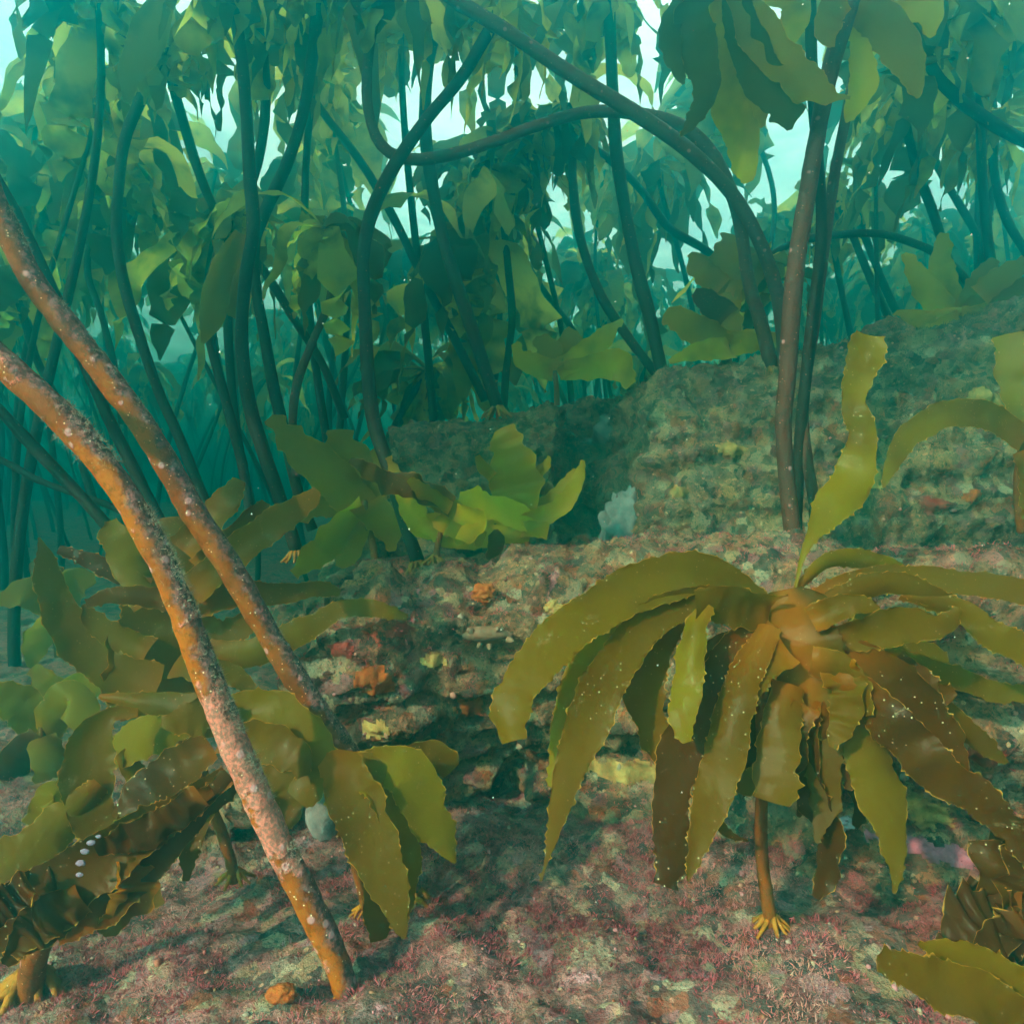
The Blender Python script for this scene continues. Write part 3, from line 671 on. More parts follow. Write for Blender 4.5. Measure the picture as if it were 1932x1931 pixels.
def fuzz_on(root, C, R, rs, n, s0, s1, side, lmin=.002, lmax=.008):
    """fine algal hairs along one flank of a stipe"""
    idx = rs.uniform(s0, s1, n) * (len(C) - 1); i = idx.astype(int); c = C[i] + (C[np.minimum(i + 1, len(C) - 1)] - C[i]) * (idx - i)[:, None]
    t = tangents(C)[i]; d = unit(np.array(side)[None] + rs.normal(size=(n, 3)) * .55); d = unit(d - t * np.sum(d * t, axis=1, keepdims=True))
    pos = c + d * (R * .97)
    tn = rs.rand(n); dens = fbm(c, 18, 2) > -.1
    o = tufts('algal_fuzz', M['fuzz'], pos[dens] - np.array(root.location), d[dens], lmin, lmax, 4, rs, tn[dens], w=.00018, jit=.0008)
    o.parent = root; return o
r1, C1 = kelp_by_label[tall[0][0]]; fuzz_on(r1, C1, .0165, rs, 2600, .45, .92, (.75, -.2, .62))
r2, C2 = kelp_by_label[tall[1][0]]; fuzz_on(r2, C2, .0165, rs, 1800, .45, .96, (.75, -.2, .62), .0015, .005)
fuzz_on(r1, C1, .0165, rs, 160, .45, .65, (-.7, -.2, -.6), .002, .012)

# --- young kelps with every blade a part
def young(name, label, group, stipe, sY, blades, bmat, sw=18, hold=True, smat='stipe_young', teeth=.0036, step=5.0, hmat='holdfast', base_at=None):
    C = None
    if stipe:
        C = stipe_path(stipe, sY[0], sY[1], 50); base = Vector(C[0])
    else: base = Vector(base_at)
    r = empty(name, base, label, 'kelp', group)
    if stipe:
        R = np.linspace(sw, sw * .8, len(C)) * .5 * T * np.mean(sY) / 966
        mb = MB(); tube(mb, C, R, 14, lump=.0008); mb.build('stipe', M[smat], r)
        if hold: holdfast(r, C[0] + np.array([0, 0, R[0] * .3]), R[0] * 1.25, M[hmat], rng, 7, 2.4)
    for k, b in enumerate(blades):
        pts, Y0, Y1 = b[0], b[1], b[2]; kw = dict(b[3]) if len(b) > 3 else {}
        nm = kw.pop('name', 'blade'); mt = kw.pop('mat', bmat); lab = kw.pop('label', None)
        kw.setdefault('teeth', teeth); kw.setdefault('step', step)
        mb = MB(); blade_px(mb, pts, Y0, Y1, rng, **kw); o = mb.build(nm, M[mt], r)
        if lab: o['label'] = lab
    return r

G_Y = 'young kelps growing on the rock'
Bw = dict(mat='blade_brown')
young('young_kelp', 'large young kelp right of centre, many saw edged straps drooping from an orange middle', G_Y,
 [(1456,1752),(1448,1700),(1438,1620),(1436,1540),(1441,1450),(1437,1360),(1441,1280),(1460,1200),(1488,1140)], (.975, .96), [
 ([(1482,1112,60),(1490,1145,140),(1502,1205,150),(1516,1265,146),(1528,1320,120),(1540,1370,84),(1552,1430,70),(1556,1500,54),(1548,1560,26),(1540,1590,6)], .925, .865, dict(name='palm', mat='palm', along=(0, 1), bulge=.0, roll=.1, ruffle=.10, curl=-.06, twist=.3)),
 ([(1450,1165,44),(1385,1108,67),(1300,1084,83),(1200,1112,90),(1110,1162,88),(1030,1230,81),(978,1295,72),(960,1350,67),(968,1398,55)], .97, .82, dict(along=(.3, .9), roll=.2, tint=.45)),
 ([(1430,1150,35),(1330,1128,49),(1235,1165,67),(1172,1235,77),(1122,1330,84),(1082,1430,67),(1052,1540,35),(1032,1620,9),(1020,1662,4)], .94, .80, dict(along=(.12, .8), roll=-.15, tint=.3)),
 ([(1300,1130,32),(1190,1170,37),(1110,1230,40),(1076,1310,49),(1056,1400,40),(1040,1485,18)], .97, .90, dict(along=(.4, 1), tint=.95)),
 ([(1335,1140,26),(1312,1180,39),(1302,1235,53),(1295,1300,55),(1288,1365,48),(1298,1400,16)], .88, .82, dict(tint=.8, roll=.3)),
 ([(1310,1150,35),(1262,1185,49),(1230,1240,70),(1216,1310,72),(1235,1390,55),(1250,1445,26)], .95, .91, dict(tint=.2, roll=.1)),
 ([(1450,1170,44),(1385,1235,69),(1340,1305,72),(1292,1400,84),(1266,1500,72),(1270,1600,67),(1254,1672,46)], .92, .82, dict(along=(.03, .9), mat='blade_brown', tint=.3)),
 ([(1450,1180,44),(1398,1285,63),(1372,1400,76),(1346,1500,70),(1316,1590,40),(1298,1662,5)], .90, .79, dict(tint=.1, along=(.05, .7))),
 ([(1460,1150,70),(1400,1145,72),(1350,1138,69),(1312,1142,49)], .92, .87, dict(along=(.03, .9), tint=.3, roll=-.4, curl=.6)),
 ([(1490,1290,53),(1478,1345,67),(1466,1430,77),(1464,1500,72),(1462,1515,62)], .89, .84, dict(tint=.05, along=(.08, .7))),
 ([(1525,1320,49),(1525,1420,46),(1540,1500,55),(1562,1580,55),(1556,1645,37),(1540,1695,19)], .90, .88, dict(along=(.03, .9), mat='blade_brown', tint=.2, ruffle=.4, twist=.8)),
 ([(1575,1300,49),(1625,1395,74),(1658,1480,86),(1680,1560,63),(1690,1625,30),(1686,1685,4)], .90, .83, dict(tint=.5, along=(.05, .9))),
 ([(1580,1270,53),(1680,1365,81),(1760,1450,81),(1840,1500,69),(1900,1560,55),(1965,1630,44)], .88, .78, dict(along=(.03, .9), mat='blade_brown', tint=.5, ruffle=.25)),
 ([(1610,1220,44),(1700,1290,77),(1762,1370,76),(1800,1430,53),(1816,1470,14)], .90, .86, dict(along=(.03, .9), mat='blade_brown', tint=.6)),
 ([(1540,1200,35),(1620,1195,58),(1700,1178,69),(1770,1182,46),(1812,1150,14)], .91, .85, dict(along=(.03, .9), tint=.3, roll=.5, curl=.5)),
 ([(1520,1140,32),(1610,1098,40),(1720,1090,46),(1830,1102,46),(1932,1115,46),(2010,1128,35)], .95, .92, dict(along=(.03, .9), tint=.35, roll=-.35)),
 ([(1505,1110,14),(1558,1062,26),(1625,1056,35),(1705,1082,30),(1800,1130,14)], .98, 1.02, dict(tint=.7)),
 ([(1530,1165,39),(1600,1125,46),(1680,1100,42),(1760,1125,40),(1835,1160,23)], .93, .90, dict(along=(.03, .9), tint=.2, roll=.5)),
 ([(1700,1120,26),(1810,1150,39),(1860,1190,51),(1912,1218,55),(1985,1255,44)], .92, .86, dict(tint=.4)),
 ([(1590,1230,35),(1660,1222,58),(1725,1228,65),(1790,1250,30)], .97, .99, dict(along=(.03, .9), tint=.9)),
 ([(1600,1240,26),(1700,1245,32),(1790,1275,42),(1870,1302,39),(1950,1312,32)], .97, .98, dict(along=(.03, .9), tint=.6)),
 ([(1496,1125,4),(1514,1052,11),(1533,1008,26),(1574,950,69),(1613,890,69),(1626,820,49),(1612,765,40),(1618,720,55),(1630,670,65),(1641,632,58)], .97, 1.04, dict(tint=.85, roll=-.3, twist=.6, ruffle=.2, along=(.5, 1.0), label='single bright blade standing upright and twisting toward the top')),
 ([(1560,1320,53),(1580,1370,55),(1572,1420,40),(1562,1448,12)], .93, .94, dict(along=(.03, .9), mat='blade_brown')),
 ([(1480,1440,26),(1430,1470,48),(1385,1482,30),(1372,1480,7)], .97, .99, dict(tint=.3)),
 ([(1580,1250,62),(1600,1310,58),(1585,1370,44),(1570,1410,12)], .88, .85, dict(along=(.03, .9), tint=.05, ruffle=.35)),
 ([(1345,1520,21),(1360,1560,19),(1385,1578,11),(1412,1586,4)], .90, .93, dict(tint=.2)),
 ([(1690,1240,35),(1740,1290,53),(1770,1310,48),(1800,1300,26)], .93, .90, dict(mat='blade_brown', tint=.9)),
 ([(1660,1260,35),(1640,1230,44),(1615,1190,39),(1640,1130,26)], .99, 1.0, dict(tint=.7)),
 ([(1530,1170,53),(1575,1150,49),(1620,1140,35),(1660,1150,12)], .90, .88, dict(along=(.03, .8), tint=.2)),
 ([(1530,1250,58),(1585,1262,53),(1620,1300,40),(1640,1350,12)], .885, .86, dict(along=(.03, .8), tint=.1)),
 ([(1490,1230,53),(1440,1265,48),(1405,1330,37),(1395,1380,11)], .885, .87, dict(along=(.03, .8), tint=.3)),
 ([(1520,1330,53),(1500,1380,42),(1510,1430,28),(1500,1460,7)], .88, .87, dict(mat='blade_brown', along=(.03, .8), tint=.2)),
 ([(1545,1330,62),(1590,1390,62),(1610,1450,44),(1600,1490,12)], .89, .88, dict(mat='blade_brown', along=(.03, .8), tint=.4)),
 ([(1460,1250,50),(1420,1330,60),(1400,1430,56),(1410,1500,20)], .99, 1.0, dict(mat='blade_brown', along=(.05, .8), tint=.1)),
 ([(1500,1290,50),(1510,1380,56),(1520,1470,46),(1505,1540,12)], .96, .97, dict(mat='blade_brown', along=(.05, .8), tint=.3)),
 ([(1560,1280,50),(1640,1340,56),(1720,1400,56),(1760,1470,20)], .96, .98, dict(mat='blade_brown', along=(.05, .8), tint=.2)),
 ([(1560,1240,40),(1660,1280,44),(1760,1330,44),(1850,1400,36),(1900,1440,10)], .95, .93, dict(along=(.05, .8), tint=.2)),
 ([(1420,1200,50),(1340,1240,50),(1290,1320,46),(1330,1420,14)], .98, 1.0, dict(mat='blade_brown', along=(.05, .8), tint=.5)),
 ([(1590,1330,50),(1600,1420,52),(1625,1500,40),(1615,1560,10)], .95, .96, dict(mat='blade_brown', along=(.05, .8), tint=.1)),
 ], 'blade', sw=25)

young('young_kelp', 'broad hand shaped kelp behind the two orange stipes at left, pale orange middle', G_Y,
 [(372,1500),(352,1430),(330,1370),(312,1320)], (1.22, 1.15), [
 ([(310,1340,150),(302,1290,190),(306,1220,180),(318,1130,150),(328,1040,96),(324,975,40)], 1.22, 1.26, dict(name='palm', along=(.10, .6), roll=.1, ruffle=.06, ragged=.1, tint=.3)),
 ([(300,1290,72),(205,1262,72),(132,1190,67),(96,1110,53),(85,1050,26),(74,1014,4)], 1.18, 1.17, dict(tint=.3)),
 ([(280,1230,56),(225,1205,48),(180,1175,38),(158,1140,13)], 1.19, 1.19, dict(tint=.4)),
 ([(285,1140,56),(245,1070,59),(216,1010,46),(208,982,21)], 1.20, 1.24, dict(tint=.6)),
 ([(345,1040,56),(395,985,50),(428,940,50),(450,904,21)], 1.21, 1.25, dict(tint=.3)),
 ([(360,1120,59),(440,1050,59),(522,985,54),(580,946,38),(598,924,13)], 1.19, 1.15, dict(tint=.15)),
 ([(375,1140,56),(450,1122,48),(540,1120,37),(600,1110,30),(642,1118,13)], 1.20, 1.25, dict(tint=.2)),
 ([(370,1070,48),(440,1010,40),(502,948,18)], 1.23, 1.29, dict(tint=.1)),
 ([(390,1240,56),(480,1232,53),(560,1196,50),(640,1152,34),(705,1148,32),(768,1166,14)], 1.20, 1.19, dict(tint=.5)),
 ([(280,1110,35),(190,1066,34),(110,1036,14)], 1.22, 1.22, Bw), ([(320,1130,43),(225,1122,34),(162,1138,16)], 1.15, 1.13, Bw),
 ([(360,1180,64),(420,1200,56),(470,1170,40),(500,1150,11)], 1.21, 1.22, dict(tint=.1)),
 ([(290,1310,56),(230,1290,48),(180,1262,29)], 1.20, 1.23, dict(tint=.5)),
 ([(340,1240,64),(420,1265,45),(460,1290,32),(480,1330,8)], 1.19, 1.17, dict(tint=.4)),], 'blade', sw=24, hold=False)

young('young_kelp', 'low bushy kelp at lower left with wide olive blades around a short bent stipe', G_Y,
 [(442,1662),(434,1620),(418,1570),(400,1525),(384,1460),(378,1400)], (1.03, .98), [
 ([(400,1410,50),(350,1445,77),(272,1492,69),(218,1545,29)], .97, .92, dict(mat='blade_brown', tint=.8)),
 ([(260,1345,17),(205,1352,34),(172,1410,81),(166,1500,87),(182,1560,62),(224,1618,20)], .97, .90, dict(tint=.1, roll=.1)),
 ([(370,1350,50),(280,1385,77),(215,1420,52),(190,1440,17)], 1.0, 1.04, dict(tint=1.0)),
 ([(430,1370,50),(390,1352,74),(325,1362,40),(306,1372,8)], .95, .92, dict(mat='blade', tint=.1, along=(.2, .5))),
 ([(400,1345,42),(500,1338,74),(572,1384,77),(602,1450,62),(560,1510,55)], .98, .93, dict(tint=.55)),
 ([(410,1390,50),(500,1400,72),(558,1430,59),(572,1465,20)], .96, .92, dict(tint=.15)),
 ([(186,1314,10),(280,1325,39),(380,1332,44),(450,1350,22)], 1.02, .99, dict(tint=.2)),
 ([(190,1480,34),(120,1550,77),(55,1605,82),(-30,1640,77)], .93, .86, dict(tint=.5)),
 ([(120,1540,34),(100,1500,55),(60,1560,34)], .97, .95, dict(tint=.9)),
 ([(258,1560,13),(252,1640,69),(285,1690,37),(310,1704,5)], .94, .92, dict(tint=.3)),
 ([(470,1440,59),(540,1480,81),(545,1530,52),(530,1568,7)], .98, .96, dict(tint=.4)),
 ([(430,1470,45),(392,1516,40),(362,1590,39),(350,1662,12)], .92, .88, dict(tint=.2)),
 ([(400,1490,34),(335,1540,32),(305,1605,20),(276,1668,5)], .90, .86, dict(tint=.2)),
 ([(225,1420,25),(255,1470,37),(250,1520,34),(225,1560,12)], 1.02, 1.05, dict(tint=.3)),], 'blade', sw=22)

young('young_kelp', 'dark folded kelp lying low across the bottom left corner, glossy crumpled straps', G_Y,
 [(56,1880),(64,1815),(84,1765),(120,1720)], (.90, .84), [
 ([(100,1740,90),(180,1690,120),(260,1640,90),(330,1570,64),(440,1470,44)], .78, .88, dict(name='palm', along=(.05, .9), ruffle=.15, curl=.5)),
 ([(430,1462,40),(350,1520,58),(272,1570,82),(192,1622,104),(112,1680,128),(42,1728,120),(-30,1765,100)], .88, .74, dict(ruffle=.2, curl=.5, freq=3)),
 ([(400,1490,24),(330,1530,34),(270,1560,32),(220,1545,12)], .86, .82, dict(ruffle=.5)),
 ([(150,1690,60),(90,1735,84),(40,1780,56),(10,1820,14)], .78, .74, dict(ruffle=.4)),
 ([(290,1580,40),(230,1620,46),(208,1680,30),(206,1720,8)], .84, .82, dict(ruffle=.4)),
 ([(240,1620,50),(250,1680,70),(220,1730,50),(190,1760,16)], .82, .79, dict(ruffle=.3, mat='blade', tint=.05, along=(.0, .3))),
 ([(60,1670,50),(10,1700,66),(-40,1740,60)], .76, .72, dict(ruffle=.5)),
 ([(380,1500,50),(300,1560,60),(240,1580,50),(180,1600,30)], .83, .80, dict(ruffle=.5)),
 ([(130,1640,40),(90,1660,50),(40,1670,46),(0,1700,20)], .80, .76, dict(ruffle=.6)),
 ], 'blade_brown', sw=50, smat='stipe_orange', hold=True)

young('young_kelp', 'small kelp on the red turf, three long straps hanging over its orange stipe', G_Y,
 [(692,1722),(684,1690),(672,1640),(656,1575),(644,1520),(640,1450)], (.97, .95), [
 ([(610,1432,30),(648,1462,86),(690,1560,98),(730,1660,78),(752,1730,40),(764,1770,8)], .93, .86, dict(tint=.3, roll=.1)),
 ([(640,1440,40),(722,1478,84),(756,1580,64),(766,1680,44),(754,1745,12)], .95, .90, dict(tint=.7)),
 ([(650,1442,40),(765,1455,88),(802,1530,84),(836,1580,52),(859,1628,5)], .96, .93, dict(tint=.85)),
 ([(700,1440,36),(790,1430,58),(826,1432,62),(852,1455,34)], .99, 1.03, dict(tint=.4)),
 ([(690,1600,20),(706,1650,36),(716,1710,62),(716,1774,30)], .93, .92, dict(tint=.2)),
 ([(650,1440,30),(610,1452,26),(580,1470,10)], .96, .94, dict(tint=.5)),
 ], 'blade', sw=18)

young('young_kelp', 'yellow young kelp left of the reef cleft, ragged upright middle blade, curled side straps', G_Y,
 [(1000,1090),(999,1060),(994,1020),(984,985)], (1.62, 1.66), [
 ([(985,985,74),(975,940,97),(966,880,95),(956,832,62),(946,808,31)], 1.68, 1.72, dict(ragged=.8, ruffle=.2, tint=.3)),
 ([(990,990,41),(1058,955,34),(1090,905,25),(1099,868,8)], 1.64, 1.62, dict(ragged=.9, tint=.5)), ([(1000,975,30),(1050,930,21),(1084,884,7)], 1.68, 1.7, dict(ragged=.9, tint=.4)),
 ([(1030,1000,38),(970,972,49),(900,948,43),(866,938,18)], 1.64, 1.6, dict(ragged=.9, tint=.8)),
 ([(1000,1005,41),(940,1005,49),(860,1012,51),(786,986,30)], 1.63, 1.58, dict(ragged=.9, tint=.9)),
 ([(985,1000,30),(1035,1000,30)], 1.62, 1.6, dict(ragged=.9, tint=.1)), ([(940,990,33),(935,1030,30),(920,1055,7)], 1.62, 1.58, Bw),
 ([(930,900,21),(910,880,21),(900,860,7)], 1.7, 1.68, dict(ragged=.9, tint=.2)), ([(1010,900,21),(1030,880,18),(1035,860,5)], 1.7, 1.68, dict(ragged=.9, tint=.2)),
 ], 'blade_olive', sw=14, step=5, teeth=.002)
young('young_kelp', 'yellow young kelp by the S shaped stipe, one dark torn strap pointing left', G_Y,
 [(821,1062),(825,1035),(832,1000)], (1.58, 1.58), [
 ([(835,1005,41),(850,975,69),(880,1000,57),(915,1015,25)], 1.57, 1.55, dict(ragged=.9, tint=.5, along=(.1, .6))),
 ([(840,985,49),(795,985,49),(755,915,30),(732,862,10)], 1.58, 1.62, dict(ragged=.9, tint=.9)),
 ([(850,960,38),(775,922,48),(712,900,41),(660,868,8)], 1.56, 1.48, dict(mat='blade_brown', ragged=.9, ruffle=.3)),
 ([(850,960,33),(800,930,33),(770,905,11)], 1.55, 1.52, dict(ragged=.9, tint=.3)), ([(860,965,33),(900,985,41),(870,1020,25)], 1.55, 1.5, dict(ragged=.9, tint=.7)),
 ], 'blade_olive', sw=14, step=5)
young('young_kelp', 'shadowed olive kelp left of the S shaped stipe, blades raised like an open hand', G_Y,
 [(712,1075),(704,1030),(693,985),(688,945)], (1.70, 1.75), [
 ([(690,960,66),(625,895,79),(562,842,61),(508,788,21)], 1.75, 1.72, dict(ragged=.9, tint=.1)), ([(690,960,74),(655,870,92),(642,810,49)], 1.78, 1.82, dict(ragged=.9, tint=.1)),
 ([(690,950,66),(730,1000,51),(742,1040,10)], 1.74, 1.7, dict(ragged=.9, tint=.3)), ([(690,960,66),(620,1025,62),(555,1085,21)], 1.74, 1.66, dict(ragged=.9, tint=.4)),
 ([(690,950,57),(720,900,54),(700,850,16)], 1.8, 1.84, dict(ragged=.9, tint=.05)), ([(680,980,49),(660,1040,44),(640,1070,13)], 1.74, 1.7, dict(ragged=.9, tint=.2)),
 ([(680,950,57),(600,950,49),(540,990,16)], 1.77, 1.75, dict(ragged=.9, tint=.2))], 'blade_olive', sw=15, step=6, hold=False)
young('young_kelp', 'pale green young kelp on the reef crest at centre with a torn whitish blade', G_Y,
 [(1051,765),(1050,735),(1047,700)], (2.28, 2.28), [
 ([(1047,705,41),(1032,660,54),(1008,640,21)], 2.28, 2.3, dict(ragged=.9, tint=.1)), ([(1050,700,38),(1110,662,43),(1150,626,30),(1176,604,5)], 2.28, 2.25, dict(ragged=.9, tint=.9)),
 ([(1055,700,33),(1130,690,49),(1166,690,59),(1192,726,21)], 2.28, 2.2, dict(ragged=.9, tint=1.)), ([(1045,700,41),(992,682,39),(970,648,16)], 2.28, 2.22, dict(ragged=.9, tint=1.)),
 ([(1050,690,49),(1080,650,57),(1100,640,25)], 2.32, 2.34, dict(ragged=1.0, tint=.2))], 'blade_olive', sw=11, step=5, hold=False)
young('young_kelp', 'olive young kelp left of the thick upright stipe, flat blades spread like a table', G_Y,
 [(1379,712),(1376,685),(1371,648)], (2.12, 2.12), [
 ([(1375,650,41),(1312,622,54),(1256,588,28)], 2.12, 2.08, dict(ragged=.9, tint=.4)), ([(1380,660,41),(1320,664,36),(1262,682,8)], 2.10, 2.05, dict(ragged=.9, tint=.9)),
 ([(1372,655,49),(1366,605,69),(1358,556,41)], 2.14, 2.18, dict(ragged=.9, tint=.2)), ([(1372,650,46),(1440,640,38),(1490,655,13)], 2.12, 2.1, dict(ragged=.9, tint=.8)),
 ([(1372,600,57),(1330,565,41),(1310,550,16)], 2.15, 2.12, Bw), ([(1370,570,49),(1372,500,71),(1388,445,30)], 2.2, 2.22, dict(ragged=1.0, tint=.15, along=(.3, .6))),
 ([(1380,560,41),(1420,510,49),(1440,470,16)], 2.2, 2.2, dict(ragged=1.0, tint=.1)), ([(1365,540,41),(1320,500,46),(1300,480,15)], 2.2, 2.2, dict(ragged=1.0, tint=.3))], 'blade_olive', sw=12, step=5, hold=False)
young('young_kelp', 'pale olive young kelp on the highest part of the crest at the right edge', G_Y,
 [(1835,640),(1830,610),(1815,590)], (2.25, 2.25), [
 ([(1815,600,49),(1745,604,44),(1688,590,7)], 2.25, 2.2, dict(ragged=.9, tint=.5)), ([(1805,600,49),(1750,545,46),(1706,478,15)], 2.27, 2.3, dict(ragged=.9, tint=.8)),
 ([(1800,570,41),(1776,500,41),(1782,440,13)], 2.3, 2.34, dict(ragged=.9, tint=.8)), ([(1815,595,49),(1850,540,54),(1880,490,16)], 2.25, 2.28, dict(ragged=.9, tint=.2)),
 ([(1810,590,41),(1875,562,54),(1960,540,46)], 2.25, 2.15, dict(ragged=.9, tint=.2)), ([(1815,605,41),(1760,632,38),(1720,640,8)], 2.2, 2.15, dict(ragged=.9, tint=.9)),
 ([(1815,605,49),(1880,600,49),(1940,620,16)], 2.2, 2.1, dict(ragged=.9, tint=.4)), ([(1850,560,41),(1900,520,41),(1960,490,25)], 2.2, 2.1, dict(ragged=1.0, tint=.1))], 'blade_olive', sw=12, step=5, hold=False)
young('young_kelp', 'kelp at the right edge with one strap arching left in front of the reef', G_Y,
 [(1928,1005),(1922,960),(1920,900),(1930,835)], (1.46, 1.42), [
 ([(1932,835,36),(1875,792,50),(1792,782,52),(1722,820,47),(1686,868,30),(1667,920,5)], 1.40, 1.32, dict(tint=.6)),
 ([(1935,830,36),(1926,760,52),(1910,700,54),(1903,630,44)], 1.42, 1.46, dict(tint=1.)),
 ([(1935,830,40),(1990,800,56),(2060,830,40)], 1.42, 1.36, dict(tint=.4)), ([(1930,850,36),(1950,900,50),(1940,980,20)], 1.38, 1.34, dict(tint=.3))], 'blade', sw=16, hold=False)
young('young_kelp', 'kelp in the bottom right corner, two bright straps reaching in close to the camera', G_Y,
 [(2080,2080),(2060,2030),(2040,1990)], (.64, .62), [
 ([(2035,1995,60),(1950,1950,88),(1860,1890,90),(1752,1848,78),(1672,1815,48),(1654,1806,6)], .62, .60, dict(tint=.35, roll=.3)),
 ([(2040,1980,60),(1990,1925,84),(1900,1850,80),(1802,1800,52),(1732,1780,5)], .63, .64, dict(tint=.55, roll=-.2)),
 ([(2040,1990,60),(2100,1930,80),(2150,1900,40)], .62, .6, dict(tint=.5))], 'blade', sw=30, hold=False)
young('young_kelp', 'dark brown crumpled kelp at the right edge above the two bright straps', G_Y,
 [(1945,1830),(1935,1790),(1930,1740)], (.84, .83), [
 ([(1930,1750,80),(1900,1700,120),(1900,1640,100),(1935,1600,60)], .83, .86, dict(ruffle=.6)), ([(1930,1750,80),(1870,1750,110),(1810,1790,70),(1775,1800,16)], .82, .78, dict(ruffle=.6, freq=6)),
 ([(1930,1740,90),(1950,1680,120),(1990,1620,90)], .83, .82, dict(ruffle=.5)), ([(1930,1760,70),(1880,1800,90),(1850,1840,40)], .80, .76, dict(ruffle=.5)),
 ([(1930,1740,60),(1860,1700,80),(1820,1670,30)], .84, .86, dict(ruffle=.6)), ([(1900,1700,30),(1880,1600,40),(1900,1560,30),(1940,1545,10)], .86, .9, dict(ruffle=.5))], 'blade_brown', sw=20, hold=False)
young('young_kelp', 'dim olive kelp far down at the left edge, behind the low bushy one', G_Y,
 [(70,1560),(72,1500),(78,1420),(80,1370)], (1.55, 1.55), [
 ([(80,1380,60),(40,1330,70),(-20,1310,50)], 1.55, 1.5, dict(tint=.1)), ([(80,1380,60),(130,1320,70),(170,1370,50),(180,1430,10)], 1.55, 1.5, dict(tint=.3)),
 ([(80,1380,60),(90,1310,66),(60,1260,20)], 1.57, 1.6, dict(tint=.1)), ([(80,1390,50),(100,1460,60),(90,1540,16)], 1.53, 1.5, dict(tint=.3)),
 ([(80,1390,50),(30,1440,60),(0,1520,20)], 1.53, 1.48, Bw), ([(80,1380,60),(150,1300,60),(210,1290,16)], 1.56, 1.6, dict(tint=.6))], 'blade_olive', sw=18, hold=True)
young('young_kelp', 'hazy low kelp in dark water between the left edge and the hand shaped kelp', G_Y,
 [(110,1240),(105,1190),(100,1150)], (2.0, 2.0), [
 ([(100,1150,50),(50,1120,60),(0,1130,30)], 2.0, 1.95, dict(tint=.1)), ([(100,1150,50),(140,1100,60),(180,1090,20)], 2.0, 2.05, dict(tint=.3)),
 ([(100,1160,40),(70,1210,50),(60,1260,14)], 1.98, 1.95, dict(tint=.2)), ([(100,1150,50),(90,1090,54),(60,1060,14)], 2.02, 2.05, Bw)], 'blade_olive', sw=14, hold=False, step=7)

# frond hanging from the tops of the two kelps at upper right, traced strap by strap
def hang(root, blades, mat):
    for b in blades:
        kw = dict(b[3]) if len(b) > 3 else {}
        mt = kw.pop('mat', mat); mb = MB(); blade_px(mb, [(q[0], q[1], q[2] * .78) for q in b[0]], b[1], b[2], rng, step=6, teeth=.003, **kw); mb.build('blade', M[mt], root)
rA = kelp_by_label[tall[3][0]][0]
hang(rA, [
 ([(1370,-100,40),(1325,-20,66),(1308,60,82),(1332,150,62),(1302,230,26),(1284,258,5)], 1.5, 1.4, dict(tint=.05, ragged=.8, ruffle=.35)),
 ([(1375,-100,40),(1400,0,70),(1446,90,84),(1505,150,84),(1562,180,40),(1604,186,5)], 1.5, 1.38, dict(tint=.05, ragged=.8, ruffle=.3, mat='blade_olive')),
 ([(1375,-100,40),(1395,40,76),(1436,140,98),(1478,205,84),(1490,246,14)], 1.5, 1.42, dict(tint=.1, ragged=.7)),
 ([(1372,-100,40),(1362,40,56),(1372,140,70),(1382,210,84),(1402,275,78),(1406,330,46),(1400,346,6)], 1.54, 1.5, dict(tint=.95, mat='blade_olive')),
 ([(1368,-100,30),(1300,-20,46),(1264,60,50),(1278,130,34),(1290,160,6)], 1.52, 1.45, dict(tint=.1, ragged=.8)),
 ([(1374,-100,30),(1430,-40,60),(1500,0,70),(1490,60,60),(1480,90,10)], 1.55, 1.55, dict(tint=1., mat='blade_olive')),
 ([(1372,-100,30),(1340,0,40),(1350,100,60),(1420,200,70),(1440,240,12)], 1.58, 1.6, dict(tint=.9, mat='blade_olive')),
 ], 'canopy')
rB = kelp_by_label[tall[2][0]][0]
hang(rB, [
 ([(1600,10,40),(1650,30,84),(1688,70,92),(1722,140,60),(1732,186,8)], 1.46, 1.5, dict(tint=.1)),
 ([(1600,20,30),(1620,80,40),(1628,160,66),(1604,215,34),(1596,232,5)], 1.5, 1.5, dict(tint=1.)),
 ([(1600,0,40),(1570,20,70),(1560,60,50),(1570,90,10)], 1.42, 1.4, dict(tint=.3)), ([(1600,0,40),(1680,-20,80),(1750,20,70),(1760,70,14)], 1.5, 1.55, dict(tint=.6)),
 ], 'blade_olive')
# olive blades hanging on the kneed stipe and on the arching one
hang(kelp_by_label[tall[14][0]][0], [([(455,440,30),(430,500,66),(410,560,74),(392,620,40),(382,648,6)], 2.2, 2.1, dict(tint=.2)), ([(470,470,24),(455,540,44),(440,600,30)], 2.2, 2.15, dict(tint=.3))], 'blade_olive')

